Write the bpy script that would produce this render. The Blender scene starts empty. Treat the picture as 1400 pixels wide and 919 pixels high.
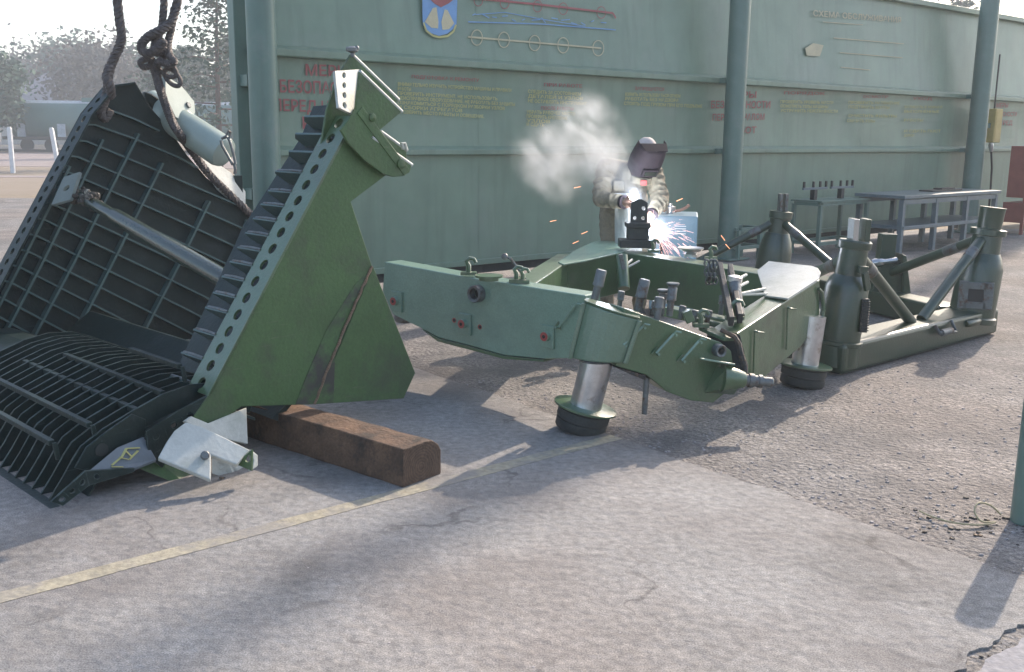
import bpy, bmesh, math, random
from mathutils import Vector as V, Matrix
rnd = random.Random(7)
sc = bpy.context.scene
COL = sc.collection
# ------------------------------------------------------------------ camera
CZ, FPX, IW, IH = 1.6, 1361.0, 1400.0, 919.0
PITCH = math.atan((459.5 - 183) / FPX); ROLL = math.radians(0.6)
FWD = V((0, math.cos(PITCH), -math.sin(PITCH))); UP0 = V((0, math.sin(PITCH), math.cos(PITCH))); R0 = V((1, 0, 0))
RIGHT = R0 * math.cos(ROLL) + UP0 * math.sin(ROLL); UP = UP0 * math.cos(ROLL) - R0 * math.sin(ROLL)
CAM = V((0, 0, CZ))
cd = bpy.data.cameras.new('camera'); cam = bpy.data.objects.new('camera', cd); COL.objects.link(cam)
cd.sensor_width = 36; cd.lens = FPX * 36 / IW; cd.clip_start = 0.05; cd.clip_end = 2000
m3 = Matrix((RIGHT, UP, -FWD)).transposed()
cam.matrix_world = Matrix.Translation(CAM) @ m3.to_4x4(); sc.camera = cam
# ------------------------------------------------------------------ light
SUN_AZ, SUN_EL = math.radians(35), math.radians(31)      # azimuth clockwise from the view direction (+Y)
sd = V((math.sin(SUN_AZ) * math.cos(SUN_EL), math.cos(SUN_AZ) * math.cos(SUN_EL), math.sin(SUN_EL)))
sl = bpy.data.lights.new('sun', 'SUN'); sl.energy = 2.8; sl.angle = math.radians(0.6); sl.color = (1, .85, .70)
so = bpy.data.objects.new('sun', sl); COL.objects.link(so); so.rotation_euler = sd.to_track_quat('Z', 'Y').to_euler()
wd_ = bpy.data.worlds.new('World'); sc.world = wd_; wd_.use_nodes = True
wn_ = wd_.node_tree.nodes; bg = wn_['Background']; bg.inputs[1].default_value = .15
sky = wn_.new('ShaderNodeTexSky'); sky.sky_type = 'NISHITA'; sky.sun_disc = False
sky.sun_elevation = SUN_EL; sky.sun_rotation = SUN_AZ; sky.air_density = 1.0; sky.dust_density = 2.2; sky.ozone_density = 1.0
wd_.node_tree.links.new(sky.outputs[0], bg.inputs[0])
sc.view_settings.view_transform = 'Standard'; sc.view_settings.look = 'None'; sc.view_settings.exposure = 1.10
sc.view_settings.gamma = 1.0
sc.cycles.use_denoising = True; sc.cycles.max_bounces = 8; sc.cycles.volume_bounces = 1
sc.cycles.volume_step_rate = 1.0; sc.cycles.volume_max_steps = 128; sc.cycles.sample_clamp_indirect = 6

# ------------------------------------------------------------------ construction helpers (photo pixel -> point in the place)
def ray(x, y): return RIGHT * ((x - IW / 2) / FPX) + FWD - UP * ((y - IH / 2) / FPX)
def onz(x, y, z=0.0): d = ray(x, y); return CAM + d * ((z - CZ) / d.z)
def at(x, y, Y): d = ray(x, y); return CAM + d * (Y / d.y)
def onp(x, y, P, n): d = ray(x, y); return CAM + d * ((P - CAM).dot(n) / d.dot(n))
Z = V((0, 0, 1))

# ------------------------------------------------------------------ materials
def mat(name, col, rough=.6, metal=0.0, var=.25, vscale=6.0, bump=.0, bscale=40.0, col2=None, c2scale=3.0, c2lo=.5, c2hi=.62, spec=.5, fine=0.0, rough2=None):
    m = bpy.data.materials.new(name); m.use_nodes = True; nt = m.node_tree; N = nt.nodes; L = nt.links
    b = N['Principled BSDF']; b.inputs['Roughness'].default_value = rough; b.inputs['Metallic'].default_value = metal
    b.inputs['Specular IOR Level'].default_value = spec
    tc = N.new('ShaderNodeTexCoord')
    n1 = N.new('ShaderNodeTexNoise'); n1.inputs['Scale'].default_value = vscale; n1.inputs['Detail'].default_value = 6; n1.inputs['Roughness'].default_value = .65
    L.new(tc.outputs['Object'], n1.inputs['Vector'])
    r = N.new('ShaderNodeMapRange'); r.inputs[1].default_value = .25; r.inputs[2].default_value = .75
    r.inputs[3].default_value = 1 - var; r.inputs[4].default_value = 1 + var; L.new(n1.outputs[0], r.inputs[0])
    mx = N.new('ShaderNodeMix'); mx.data_type = 'RGBA'; mx.blend_type = 'MULTIPLY'; mx.inputs[0].default_value = 1
    mx.inputs[6].default_value = (*col, 1); L.new(r.outputs[0], mx.inputs[7]); out = mx.outputs[2]
    if fine:
        nf = N.new('ShaderNodeTexNoise'); nf.inputs['Scale'].default_value = bscale * 1.7; nf.inputs['Detail'].default_value = 3
        L.new(tc.outputs['Object'], nf.inputs['Vector'])
        rf = N.new('ShaderNodeMapRange'); rf.inputs[1].default_value = .3; rf.inputs[2].default_value = .7
        rf.inputs[3].default_value = 1 - fine; rf.inputs[4].default_value = 1 + fine; L.new(nf.outputs[0], rf.inputs[0])
        mf = N.new('ShaderNodeMix'); mf.data_type = 'RGBA'; mf.blend_type = 'MULTIPLY'; mf.inputs[0].default_value = 1
        L.new(out, mf.inputs[6]); L.new(rf.outputs[0], mf.inputs[7]); out = mf.outputs[2]
    if col2 is not None:
        n2 = N.new('ShaderNodeTexNoise'); n2.inputs['Scale'].default_value = c2scale; n2.inputs['Detail'].default_value = 8; n2.inputs['Roughness'].default_value = .7
        L.new(tc.outputs['Object'], n2.inputs['Vector'])
        r2 = N.new('ShaderNodeMapRange'); r2.inputs[1].default_value = c2lo; r2.inputs[2].default_value = c2hi; L.new(n2.outputs[0], r2.inputs[0])
        m2 = N.new('ShaderNodeMix'); m2.data_type = 'RGBA'; L.new(r2.outputs[0], m2.inputs[0]); L.new(out, m2.inputs[6])
        m2.inputs[7].default_value = (*col2, 1); out = m2.outputs[2]
        if rough2 is not None:
            rr = N.new('ShaderNodeMapRange'); rr.inputs[3].default_value = rough; rr.inputs[4].default_value = rough2
            L.new(r2.outputs[0], rr.inputs[0]); L.new(rr.outputs[0], b.inputs['Roughness'])
    L.new(out, b.inputs['Base Color'])
    if bump:
        nb = N.new('ShaderNodeTexNoise'); nb.inputs['Scale'].default_value = bscale; nb.inputs['Detail'].default_value = 5
        L.new(tc.outputs['Object'], nb.inputs['Vector'])
        bp = N.new('ShaderNodeBump'); bp.inputs['Strength'].default_value = bump; bp.inputs['Distance'].default_value = .02
        L.new(nb.outputs[0], bp.inputs['Height']); L.new(bp.outputs[0], b.inputs['Normal'])
    return m
M = {}
M['green'] = mat('green_paint', (.068, .128, .058), .30, var=.16, vscale=3, bump=.12, bscale=60, col2=(.062, .078, .046), c2scale=2.2, c2lo=.52, c2hi=.7, fine=.08, rough2=.5)
M['sheenframe'] = mat('green_paint_sky_sheen', (.205, .318, .240), .26, var=.12, vscale=3, bump=.12, bscale=60, col2=(.16, .25, .20), c2scale=1.8, c2lo=.5, c2hi=.7, fine=.08)  # lighter copy of the frame green, sky sheen painted into the colour
M['halfsheen'] = mat('worn_green_paint_half_sheen', (.115, .190, .125), .28, var=.12, vscale=3, bump=.12, bscale=60, col2=(.085, .145, .08), c2scale=2.2, c2lo=.5, c2hi=.7, fine=.08)  # half-light copy of the frame green, fades the painted sheen out at the socket
M['darkgreen'] = mat('dark_green_paint', (.013, .038, .017), .36, var=.2, vscale=4, bump=.12, bscale=60, col2=(.034, .045, .030), c2scale=3, c2lo=.54, c2hi=.7, fine=.1)
M['bucket'] = mat('bucket_green_paint', (.062, .125, .042), .50, var=.2, vscale=2.5, bump=.15, bscale=50, col2=(.060, .072, .046), c2scale=2.4, c2lo=.5, c2hi=.72, fine=.1, rough2=.65)
M['pipepaint'] = mat('pipe_paint', (.040, .055, .042), .22, var=.2, vscale=5, bump=.05, spec=.7)
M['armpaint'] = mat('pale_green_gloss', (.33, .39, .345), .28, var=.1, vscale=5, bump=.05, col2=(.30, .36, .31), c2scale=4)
M['rib'] = mat('rib_paint_lit_tops', (.070, .122, .115), .4, var=.2, vscale=6, bump=.1)  # lighter than the inner plate, paints the lit tops of ribs and fins
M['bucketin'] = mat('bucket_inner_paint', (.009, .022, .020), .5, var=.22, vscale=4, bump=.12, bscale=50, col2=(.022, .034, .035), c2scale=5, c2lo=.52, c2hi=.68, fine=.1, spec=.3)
M['wall'] = mat('wall_paint', (.188, .262, .190), .36, var=.10, vscale=.9, bump=.02, bscale=2.2, col2=(.215, .268, .208), c2scale=1.1, c2lo=.5, c2hi=.7, fine=.05)
M['column'] = mat('column_paint', (.125, .20, .168), .36, var=.12, vscale=3, bump=.06, bscale=40, col2=(.16, .215, .19), c2scale=3, c2lo=.55, c2hi=.7)
M['darkgap'] = mat('dark_underside_steel', (.03, .035, .033), .8)
M['steel'] = mat('bare_steel', (.60, .60, .61), .28, .9, var=.25, vscale=9, bump=.05, col2=(.24, .19, .15), c2scale=7, c2lo=.56, c2hi=.68)
M['worn'] = mat('worn_steel', (.16, .17, .17), .45, .5, var=.3, vscale=12, bump=.2, col2=(.12, .07, .045), c2scale=14, c2lo=.52, c2hi=.65)
M['chrome'] = mat('polished_steel', (.5, .5, .5), .25, .9, var=.1)
M['palesheen'] = mat('pale_paint_and_sheen', (.50, .51, .465), .5, var=.12, vscale=6, bump=.1, col2=(.33, .35, .30), c2scale=4, c2lo=.48, c2hi=.7, fine=.05)  # pale paint, also carries sun and sheen on cap, edges and corner plate
M['scorch'] = mat('scorched_weld', (.055, .05, .045), .7, .2, var=.5, vscale=14, bump=.5, bscale=70, col2=(.15, .10, .065), c2scale=12, c2lo=.5, c2hi=.6)
M['rustweld'] = mat('rusty_weld_bead', (.22, .15, .10), .65, .3, var=.4, vscale=30, bump=.6, bscale=120)
M['rubber'] = mat('black_ring_steel', (.035, .038, .036), .6, var=.3, vscale=8, bump=.2, fine=.15)
M['red'] = mat('red_nut_paint', (.36, .07, .06), .5, var=.2)
M['bluepaint'] = mat('blue_grey_paint', (.17, .27, .33), .42, var=.1, vscale=4)
M['benchgrey'] = mat('bench_blue_grey_paint', (.115, .155, .175), .4, var=.2, vscale=6, bump=.1)
M['yellow'] = mat('yellow_box_paint', (.50, .37, .12), .5, var=.15)
M['redstand'] = mat('red_fire_paint', (.30, .075, .055), .5, var=.2, vscale=5)
M['white'] = mat('white_paint', (.72, .72, .72), .6, var=.1)
M['black'] = mat('black_plastic', (.02, .02, .02), .5)
M['rope'] = mat('steel_wire_rope', (.105, .09, .085), .55, .35, var=.4, vscale=30, bump=.4, bscale=150, fine=.3)
M['wood'] = mat('old_timber', (.125, .072, .043), .8, var=.45, vscale=7, bump=.45, bscale=45, col2=(.040, .027, .020), c2scale=5, c2lo=.47, c2hi=.63, fine=.25)
M['jacket'] = mat('khaki_canvas', (.235, .20, .14), .85, var=.3, vscale=9, bump=.3, bscale=30, fine=.1)
M['trouser'] = mat('pale_canvas', (.50, .50, .47), .85, var=.15, vscale=9, bump=.3, bscale=25)
M['mask'] = mat('grey_fibre_mask', (.030, .022, .026), .8, var=.2, vscale=14, bump=.15, spec=.2)
M['skin'] = mat('skin', (.45, .27, .20), .6, var=.1)
M['glove'] = mat('leather_glove', (.42, .24, .17), .8, var=.25, vscale=20, bump=.2)
M['glass'] = mat('dark_glass', (.01, .015, .012), .1, spec=.8)
def ground_mat(name, col, col2, crack=.55, **k):
    m = mat(name, col, col2=col2, **k); nt = m.node_tree; N = nt.nodes; L = nt.links; b = N['Principled BSDF']
    src = b.inputs['Base Color'].links[0].from_socket; tc = N.new('ShaderNodeTexCoord')
    nd_ = N.new('ShaderNodeTexNoise'); nd_.inputs['Scale'].default_value = 3.2; nd_.inputs['Detail'].default_value = 6; L.new(tc.outputs['Object'], nd_.inputs['Vector'])
    ma = N.new('ShaderNodeVectorMath'); ma.operation = 'MULTIPLY_ADD'; ma.inputs[1].default_value = (.55, .55, 0); L.new(nd_.outputs['Color'], ma.inputs[0]); L.new(tc.outputs['Object'], ma.inputs[2])
    vo = N.new('ShaderNodeTexVoronoi'); vo.feature = 'DISTANCE_TO_EDGE'; vo.inputs['Scale'].default_value = 1.15; L.new(ma.outputs[0], vo.inputs['Vector'])
    cr = N.new('ShaderNodeMapRange'); cr.inputs[1].default_value = .004; cr.inputs[2].default_value = .016; cr.inputs[3].default_value = 1; cr.inputs[4].default_value = 0; L.new(vo.outputs['Distance'], cr.inputs[0])
    nm = N.new('ShaderNodeTexNoise'); nm.inputs['Scale'].default_value = 1.7; nm.inputs['Detail'].default_value = 4; L.new(tc.outputs['Object'], nm.inputs['Vector'])
    mm_ = N.new('ShaderNodeMapRange'); mm_.inputs[1].default_value = .50; mm_.inputs[2].default_value = .60; L.new(nm.outputs[0], mm_.inputs[0])
    mu_ = N.new('ShaderNodeMath'); mu_.operation = 'MULTIPLY'; L.new(cr.outputs[0], mu_.inputs[0]); L.new(mm_.outputs[0], mu_.inputs[1])
    # dark pits and oil spots
    ns = N.new('ShaderNodeTexNoise'); ns.inputs['Scale'].default_value = 7.0; ns.inputs['Detail'].default_value = 7; ns.inputs['Roughness'].default_value = .7; L.new(tc.outputs['Object'], ns.inputs['Vector'])
    ms = N.new('ShaderNodeMapRange'); ms.inputs[1].default_value = .665; ms.inputs[2].default_value = .73; ms.inputs[4].default_value = .8; L.new(ns.outputs[0], ms.inputs[0])
    mxx = N.new('ShaderNodeMath'); mxx.operation = 'MAXIMUM'; L.new(mu_.outputs[0], mxx.inputs[0]); L.new(ms.outputs[0], mxx.inputs[1])
    mc_ = N.new('ShaderNodeMath'); mc_.operation = 'MULTIPLY'; mc_.inputs[1].default_value = crack; L.new(mxx.outputs[0], mc_.inputs[0])
    mx = N.new('ShaderNodeMix'); mx.data_type = 'RGBA'; L.new(mc_.outputs[0], mx.inputs[0]); L.new(src, mx.inputs[6]); mx.inputs[7].default_value = (.075, .068, .066, 1)
    L.new(mx.outputs[2], b.inputs['Base Color'])
    na = N.new('ShaderNodeTexNoise'); na.inputs['Scale'].default_value = 190; na.inputs['Detail'].default_value = 2; L.new(tc.outputs['Object'], na.inputs['Vector'])
    ra = N.new('ShaderNodeMapRange'); ra.inputs[1].default_value = .32; ra.inputs[2].default_value = .68; ra.inputs[3].default_value = .62; ra.inputs[4].default_value = 1.38; L.new(na.outputs[0], ra.inputs[0])
    m3_ = N.new('ShaderNodeMix'); m3_.data_type = 'RGBA'; m3_.blend_type = 'MULTIPLY'; m3_.inputs[0].default_value = 1; L.new(mx.outputs[2], m3_.inputs[6]); L.new(ra.outputs[0], m3_.inputs[7])
    no = N.new('ShaderNodeTexNoise'); no.inputs['Scale'].default_value = .9; no.inputs['Detail'].default_value = 8; no.inputs['Roughness'].default_value = .62; no.inputs['Distortion'].default_value = .8; L.new(tc.outputs['Object'], no.inputs['Vector'])
    ro = N.new('ShaderNodeMapRange'); ro.inputs[1].default_value = .56; ro.inputs[2].default_value = .68; ro.inputs[3].default_value = 1; ro.inputs[4].default_value = .72; L.new(no.outputs[0], ro.inputs[0])
    m4_ = N.new('ShaderNodeMix'); m4_.data_type = 'RGBA'; m4_.blend_type = 'MULTIPLY'; m4_.inputs[0].default_value = 1; L.new(m3_.outputs[2], m4_.inputs[6]); L.new(ro.outputs[0], m4_.inputs[7]); mx = m4_
    # warm patches
    nw = N.new('ShaderNodeTexNoise'); nw.inputs['Scale'].default_value = .55; nw.inputs['Detail'].default_value = 5; L.new(tc.outputs['Object'], nw.inputs['Vector'])
    mw = N.new('ShaderNodeMapRange'); mw.inputs[1].default_value = .42; mw.inputs[2].default_value = .62; L.new(nw.outputs[0], mw.inputs[0])
    m2 = N.new('ShaderNodeMix'); m2.data_type = 'RGBA'; m2.blend_type = 'MULTIPLY'; L.new(mw.outputs[0], m2.inputs[0]); L.new(mx.outputs[2], m2.inputs[6]); m2.inputs[7].default_value = (1.0, .93, .885, 1)
    L.new(m2.outputs[2], b.inputs['Base Color'])
    return m
M['concrete'] = ground_mat('worn_concrete', (.248, .240, .228), (.176, .169, .163), crack=.55, rough=.9, var=.2, vscale=1.3, bump=.5, bscale=17, c2scale=1.1, c2lo=.48, c2hi=.68, fine=.22)
M['slab'] = mat('pale_concrete_slab', (.275, .268, .275), .9, var=.15, vscale=1.5, bump=.4, bscale=25, fine=.15)
M['asphalt'] = ground_mat('gritty_asphalt', (.212, .198, .184), (.138, .130, .124), crack=.4, rough=.92, var=.25, vscale=1.6, bump=1.0, bscale=34, c2scale=1.4, c2lo=.44, c2hi=.62, fine=.5)
M['field'] = mat('dry_field', (.20, .155, .10), .95, var=.25, vscale=.15, bump=.3, bscale=4, col2=(.24, .19, .14), c2scale=.08, c2lo=.45, c2hi=.6, fine=.2)
M['dirt'] = mat('pale_dirt', (.25, .205, .19), .95, var=.2, vscale=.5, bump=.4, bscale=8, fine=.2)
M['line'] = mat('worn_yellow_line', (.34, .305, .225), .85, var=.15, vscale=5, bump=.5, bscale=20, col2=(.245, .23, .21), c2scale=3, c2lo=.47, c2hi=.60, fine=.2)
M['stone'] = mat('grey_stone', (.34, .31, .30), .9, var=.4, vscale=18)
M['letred'] = mat('faded_red_lettering', (.34, .10, .095), .6, var=.15, vscale=5, col2=(.20, .15, .14), c2scale=9, c2lo=.60, c2hi=.72)
M['letyel'] = mat('faded_yellow_lettering', (.50, .46, .18), .6, var=.15, vscale=5, col2=(.36, .35, .18), c2scale=9, c2lo=.60, c2hi=.72)
M['letblu'] = mat('faded_blue_lettering', (.17, .32, .55), .6, var=.15)
M['letcream'] = mat('cream_emblem_paint', (.52, .46, .30), .6, var=.15)
M['wagon'] = mat('wagon_paint', (.05, .15, .135), .5, var=.1, vscale=1)
M['wagontop'] = mat('wagon_tank_top', (.36, .42, .46), .5)
M['roof'] = mat('grey_roof', (.20, .19, .21), .8, var=.15, vscale=1)
M['house'] = mat('house_wall', (.40, .37, .33), .9)
M['bark'] = mat('bark', (.085, .06, .05), .9, var=.3)
M['leafA'] = mat('pine_needles', (.032, .075, .048), .8, var=.35, vscale=.8)
M['leafB'] = mat('dull_leaves', (.046, .098, .062), .8, var=.35, vscale=.8)
M['leafC'] = mat('bare_twigs', (.095, .085, .075), .9, var=.3, vscale=.8)
M['fabricdark'] = mat('dark_iron', (.05, .05, .05), .5, .5, var=.3)
def wear_and_lit_edges(m, edge=(.20, .17, .14), amt=.75, rad=.008, chips=.7):
    nt = m.node_tree; N = nt.nodes; L = nt.links; b = N['Principled BSDF']; src = b.inputs['Base Color'].links[0].from_socket
    bv = N.new('ShaderNodeBevel'); bv.samples = 4; bv.inputs['Radius'].default_value = rad; ge = N.new('ShaderNodeNewGeometry')
    dp = N.new('ShaderNodeVectorMath'); dp.operation = 'DOT_PRODUCT'; L.new(bv.outputs[0], dp.inputs[0]); L.new(ge.outputs['Normal'], dp.inputs[1])
    em = N.new('ShaderNodeMapRange'); em.inputs[1].default_value = .97; em.inputs[2].default_value = .80; em.inputs[3].default_value = 0; em.inputs[4].default_value = 1; L.new(dp.outputs['Value'], em.inputs[0])
    tc = N.new('ShaderNodeTexCoord'); n1 = N.new('ShaderNodeTexNoise'); n1.inputs['Scale'].default_value = 16; n1.inputs['Detail'].default_value = 5; L.new(tc.outputs['Object'], n1.inputs['Vector'])
    n1m = N.new('ShaderNodeMapRange'); n1m.inputs[1].default_value = .42; n1m.inputs[2].default_value = .60; L.new(n1.outputs[0], n1m.inputs[0])
    e2 = N.new('ShaderNodeMath'); e2.operation = 'MULTIPLY'; L.new(em.outputs[0], e2.inputs[0]); L.new(n1m.outputs[0], e2.inputs[1])
    mp = N.new('ShaderNodeMapping'); mp.inputs['Rotation'].default_value = (.5, .7, .3); mp.inputs['Scale'].default_value = (3, 3, 60); L.new(tc.outputs['Object'], mp.inputs['Vector'])
    n2 = N.new('ShaderNodeTexNoise'); n2.inputs['Scale'].default_value = 1.6; n2.inputs['Detail'].default_value = 3; L.new(mp.outputs[0], n2.inputs['Vector'])
    s2 = N.new('ShaderNodeMapRange'); s2.inputs[1].default_value = .69; s2.inputs[2].default_value = .74; s2.inputs[4].default_value = .45 * chips; L.new(n2.outputs[0], s2.inputs[0])
    n3 = N.new('ShaderNodeTexNoise'); n3.inputs['Scale'].default_value = 24; n3.inputs['Detail'].default_value = 6; n3.inputs['Roughness'].default_value = .7; L.new(tc.outputs['Object'], n3.inputs['Vector'])
    s3 = N.new('ShaderNodeMapRange'); s3.inputs[1].default_value = .70; s3.inputs[2].default_value = .73; s3.inputs[4].default_value = .8 * chips; L.new(n3.outputs[0], s3.inputs[0])
    a1 = N.new('ShaderNodeMath'); a1.operation = 'MAXIMUM'; L.new(e2.outputs[0], a1.inputs[0]); L.new(s2.outputs[0], a1.inputs[1])
    a2 = N.new('ShaderNodeMath'); a2.operation = 'MAXIMUM'; L.new(a1.outputs[0], a2.inputs[0]); L.new(s3.outputs[0], a2.inputs[1])
    a3 = N.new('ShaderNodeMath'); a3.operation = 'MULTIPLY'; a3.inputs[1].default_value = amt; L.new(a2.outputs[0], a3.inputs[0])
    mx = N.new('ShaderNodeMix'); mx.data_type = 'RGBA'; L.new(a3.outputs[0], mx.inputs[0]); L.new(src, mx.inputs[6]); mx.inputs[7].default_value = (*edge, 1); L.new(mx.outputs[2], b.inputs['Base Color'])
def streaks(m, dark, amt=.5):
    nt = m.node_tree; N = nt.nodes; L = nt.links; b = N['Principled BSDF']; src = b.inputs['Base Color'].links[0].from_socket
    tc = N.new('ShaderNodeTexCoord'); mp = N.new('ShaderNodeMapping'); mp.inputs['Scale'].default_value = (5, 5, .35); L.new(tc.outputs['Object'], mp.inputs['Vector'])
    n = N.new('ShaderNodeTexNoise'); n.inputs['Scale'].default_value = 1.5; n.inputs['Detail'].default_value = 6; n.inputs['Roughness'].default_value = .6; L.new(mp.outputs[0], n.inputs['Vector'])
    r = N.new('ShaderNodeMapRange'); r.inputs[1].default_value = .50; r.inputs[2].default_value = .72; r.inputs[4].default_value = amt; L.new(n.outputs[0], r.inputs[0])
    mx = N.new('ShaderNodeMix'); mx.data_type = 'RGBA'; L.new(r.outputs[0], mx.inputs[0]); L.new(src, mx.inputs[6]); mx.inputs[7].default_value = (*dark, 1); L.new(mx.outputs[2], b.inputs['Base Color'])
for k_ in ('green', 'bucket', 'darkgreen', 'halfsheen'): wear_and_lit_edges(M[k_])
for k_ in ('green', 'darkgreen', 'halfsheen', 'sheenframe'):
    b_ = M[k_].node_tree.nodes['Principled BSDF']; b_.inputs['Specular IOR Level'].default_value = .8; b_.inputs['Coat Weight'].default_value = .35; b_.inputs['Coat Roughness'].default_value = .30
wear_and_lit_edges(M['sheenframe'], (.10, .12, .10), .6); wear_and_lit_edges(M['palesheen'], (.24, .23, .20), .6); wear_and_lit_edges(M['bucketin'], (.12, .165, .155), .95, .007, .4); wear_and_lit_edges(M['column'], (.20, .20, .18), .6)  # on the inner bucket paint the pale edges paint the light on the slats
streaks(M['wall'], (.140, .185, .138), .5); streaks(M['column'], (.10, .13, .11), .5); streaks(M['bucket'], (.062, .085, .046), .6)
def emis(name, col, s):
    m = bpy.data.materials.new(name); m.use_nodes = True; nt = m.node_tree; b = nt.nodes['Principled BSDF']
    b.inputs['Base Color'].default_value = (*col, 1); b.inputs['Emission Color'].default_value = (*col, 1); b.inputs['Emission Strength'].default_value = s
    return m
M['arc'] = emis('arc_glow', (.80, .88, 1), 30)
M['spark'] = emis('hot_spark', (1, .42, .20), .9)
M['sparkw'] = emis('white_hot_spark', (1, .55, .50), 1.6)

# ------------------------------------------------------------------ mesh helpers
class MB:
    def __init__(s): s.v = []; s.f = []
    def add(s, vs, fs):
        o = len(s.v); s.v += [tuple(p) for p in vs]; s.f += [tuple(i + o for i in f) for f in fs]; return s
    def prism(s, poly, off):
        n = len(poly); a = [V(p) for p in poly]; o = V(off)
        nrm = V((0, 0, 0))
        for i in range(n): nrm += a[i].cross(a[(i + 1) % n])
        if nrm.dot(o) > 0: a = a[::-1]
        b = [p + o for p in a]
        return s.add(a + b, [tuple(range(n)), tuple(range(2 * n - 1, n - 1, -1))] + [(i, i + n, (i + 1) % n + n, (i + 1) % n)[::1] for i in range(n)])
    def box(s, c, ux, uy, uz):
        c, ux, uy, uz = V(c), V(ux) / 2, V(uy) / 2, V(uz) / 2
        return s.prism([c - ux - uy - uz, c + ux - uy - uz, c + ux + uy - uz, c - ux + uy - uz], uz * 2)
    def bar(s, a, b, w, h, up=Z):
        a, b = V(a), V(b); d = (b - a).normalized(); sd_ = d.cross(up).normalized(); u = sd_.cross(d).normalized()
        sd_ *= w / 2; u *= h / 2
        return s.prism([a - sd_ - u, a + sd_ - u, a + sd_ + u, a - sd_ + u], b - a)
    def tube(s, a, b, r0, r1=None, n=14, cap=True):
        return s.lathe(a, V(b) - V(a), [(0, r0), ((V(b) - V(a)).length, r0 if r1 is None else r1)], n, cap)
    def lathe(s, o, ax, prof, n=18, cap=True):
        o = V(o); d = V(ax).normalized(); e = d.cross(V((0, 0, 1)) if abs(d.z) < .9 else V((1, 0, 0))).normalized(); g = d.cross(e)
        vs = []; fs = []
        for t, r in prof:
            for k in range(n):
                a = 2 * math.pi * k / n; vs.append(o + d * t + e * (r * math.cos(a)) + g * (r * math.sin(a)))
        for i in range(len(prof) - 1):
            for k in range(n):
                fs.append((i * n + k, i * n + (k + 1) % n, (i + 1) * n + (k + 1) % n, (i + 1) * n + k))
        if cap:
            fs.append(tuple(range(n - 1, -1, -1))); fs.append(tuple(range((len(prof) - 1) * n, len(prof) * n)))
        return s.add(vs, fs)
    def sweep(s, pts, r, n=8, rfun=None):
        P = [V(p) for p in pts]; vs = []; fs = []; prev = None
        for i, p in enumerate(P):
            t = (P[min(i + 1, len(P) - 1)] - P[max(i - 1, 0)]).normalized()
            e = (t.cross(Z if abs(t.z) < .95 else V((1, 0, 0)))).normalized() if prev is None else (prev - t * prev.dot(t)).normalized()
            prev = e; g = t.cross(e); rr = r if rfun is None else r * rfun(i / (len(P) - 1))
            for k in range(n):
                a = 2 * math.pi * k / n; vs.append(p + e * rr * math.cos(a) + g * rr * math.sin(a))
        for i in range(len(P) - 1):
            for k in range(n): fs.append((i * n + k, i * n + (k + 1) % n, (i + 1) * n + (k + 1) % n, (i + 1) * n + k))
        fs.append(tuple(range(n - 1, -1, -1))); fs.append(tuple(range((len(P) - 1) * n, len(P) * n)))
        return s.add(vs, fs)
    def ball(s, c, r, n=10, sq=(1, 1, 1)):
        c = V(c); vs = []; fs = []
        for i in range(1, n):
            th = math.pi * i / n
            for k in range(n * 2):
                a = math.pi * k / n; vs.append(c + V((r * sq[0] * math.sin(th) * math.cos(a), r * sq[1] * math.sin(th) * math.sin(a), r * sq[2] * math.cos(th))))
        m = 2 * n
        for i in range(n - 2):
            for k in range(m): fs.append((i * m + k, (i + 1) * m + k, (i + 1) * m + (k + 1) % m, i * m + (k + 1) % m))
        fs.append(tuple(range(m))); fs.append(tuple(range((n - 2) * m + m - 1, (n - 2) * m - 1, -1)))
        return s.add(vs, fs)
    def holed(s, quad, r, off, n=12, cu=.5, cv=.5):
        # quad a,b,c,d (a->b along u, a->d along v) with a round hole of radius r, thickness vector off
        a, b, c, d = [V(p) for p in quad]
        f = lambda u, v: (a * (1 - u) + b * u) * (1 - v) + (d * (1 - u) + c * u) * v
        lu = ((b - a).length + (c - d).length) / 2; lv = ((d - a).length + (c - b).length) / 2
        ins, out = [], []
        for k in range(n):
            t = 2 * math.pi * (k + .5) / n; ct, st = math.cos(t), math.sin(t)
            ins.append(f(cu + r * ct / lu, cv + r * st / lv)); q = max(abs(ct), abs(st)); out.append(f(.5 + .5 * ct / q, .5 + .5 * st / q))
        # exact corners: push the nearest perimeter sample to each corner
        for (uu, vv) in ((0, 0), (1, 0), (1, 1), (0, 1)):
            p = f(uu, vv); j = min(range(n), key=lambda i: (out[i] - p).length); out[j] = p
        o = V(off); vs = ins + out + [p + o for p in ins] + [p + o for p in out]; fs = []
        for k in range(n):
            j = (k + 1) % n
            fs += [(k, k + n, j + n, j), (k + 2 * n, j + 2 * n, j + 3 * n, k + 3 * n), (k, j, j + 2 * n, k + 2 * n), (k + n, k + 3 * n, j + 3 * n, j + n)]
        return s.add(vs, fs)
    def build(s, name, m, parent=None, bevel=0, smooth=False, seg=2):
        me = bpy.data.meshes.new(name); me.from_pydata(s.v, [], s.f); me.update()
        bm = bmesh.new(); bm.from_mesh(me); bmesh.ops.recalc_face_normals(bm, faces=bm.faces); bm.to_mesh(me); bm.free()
        return link(name, me, m, parent, bevel, smooth, seg)
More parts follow.
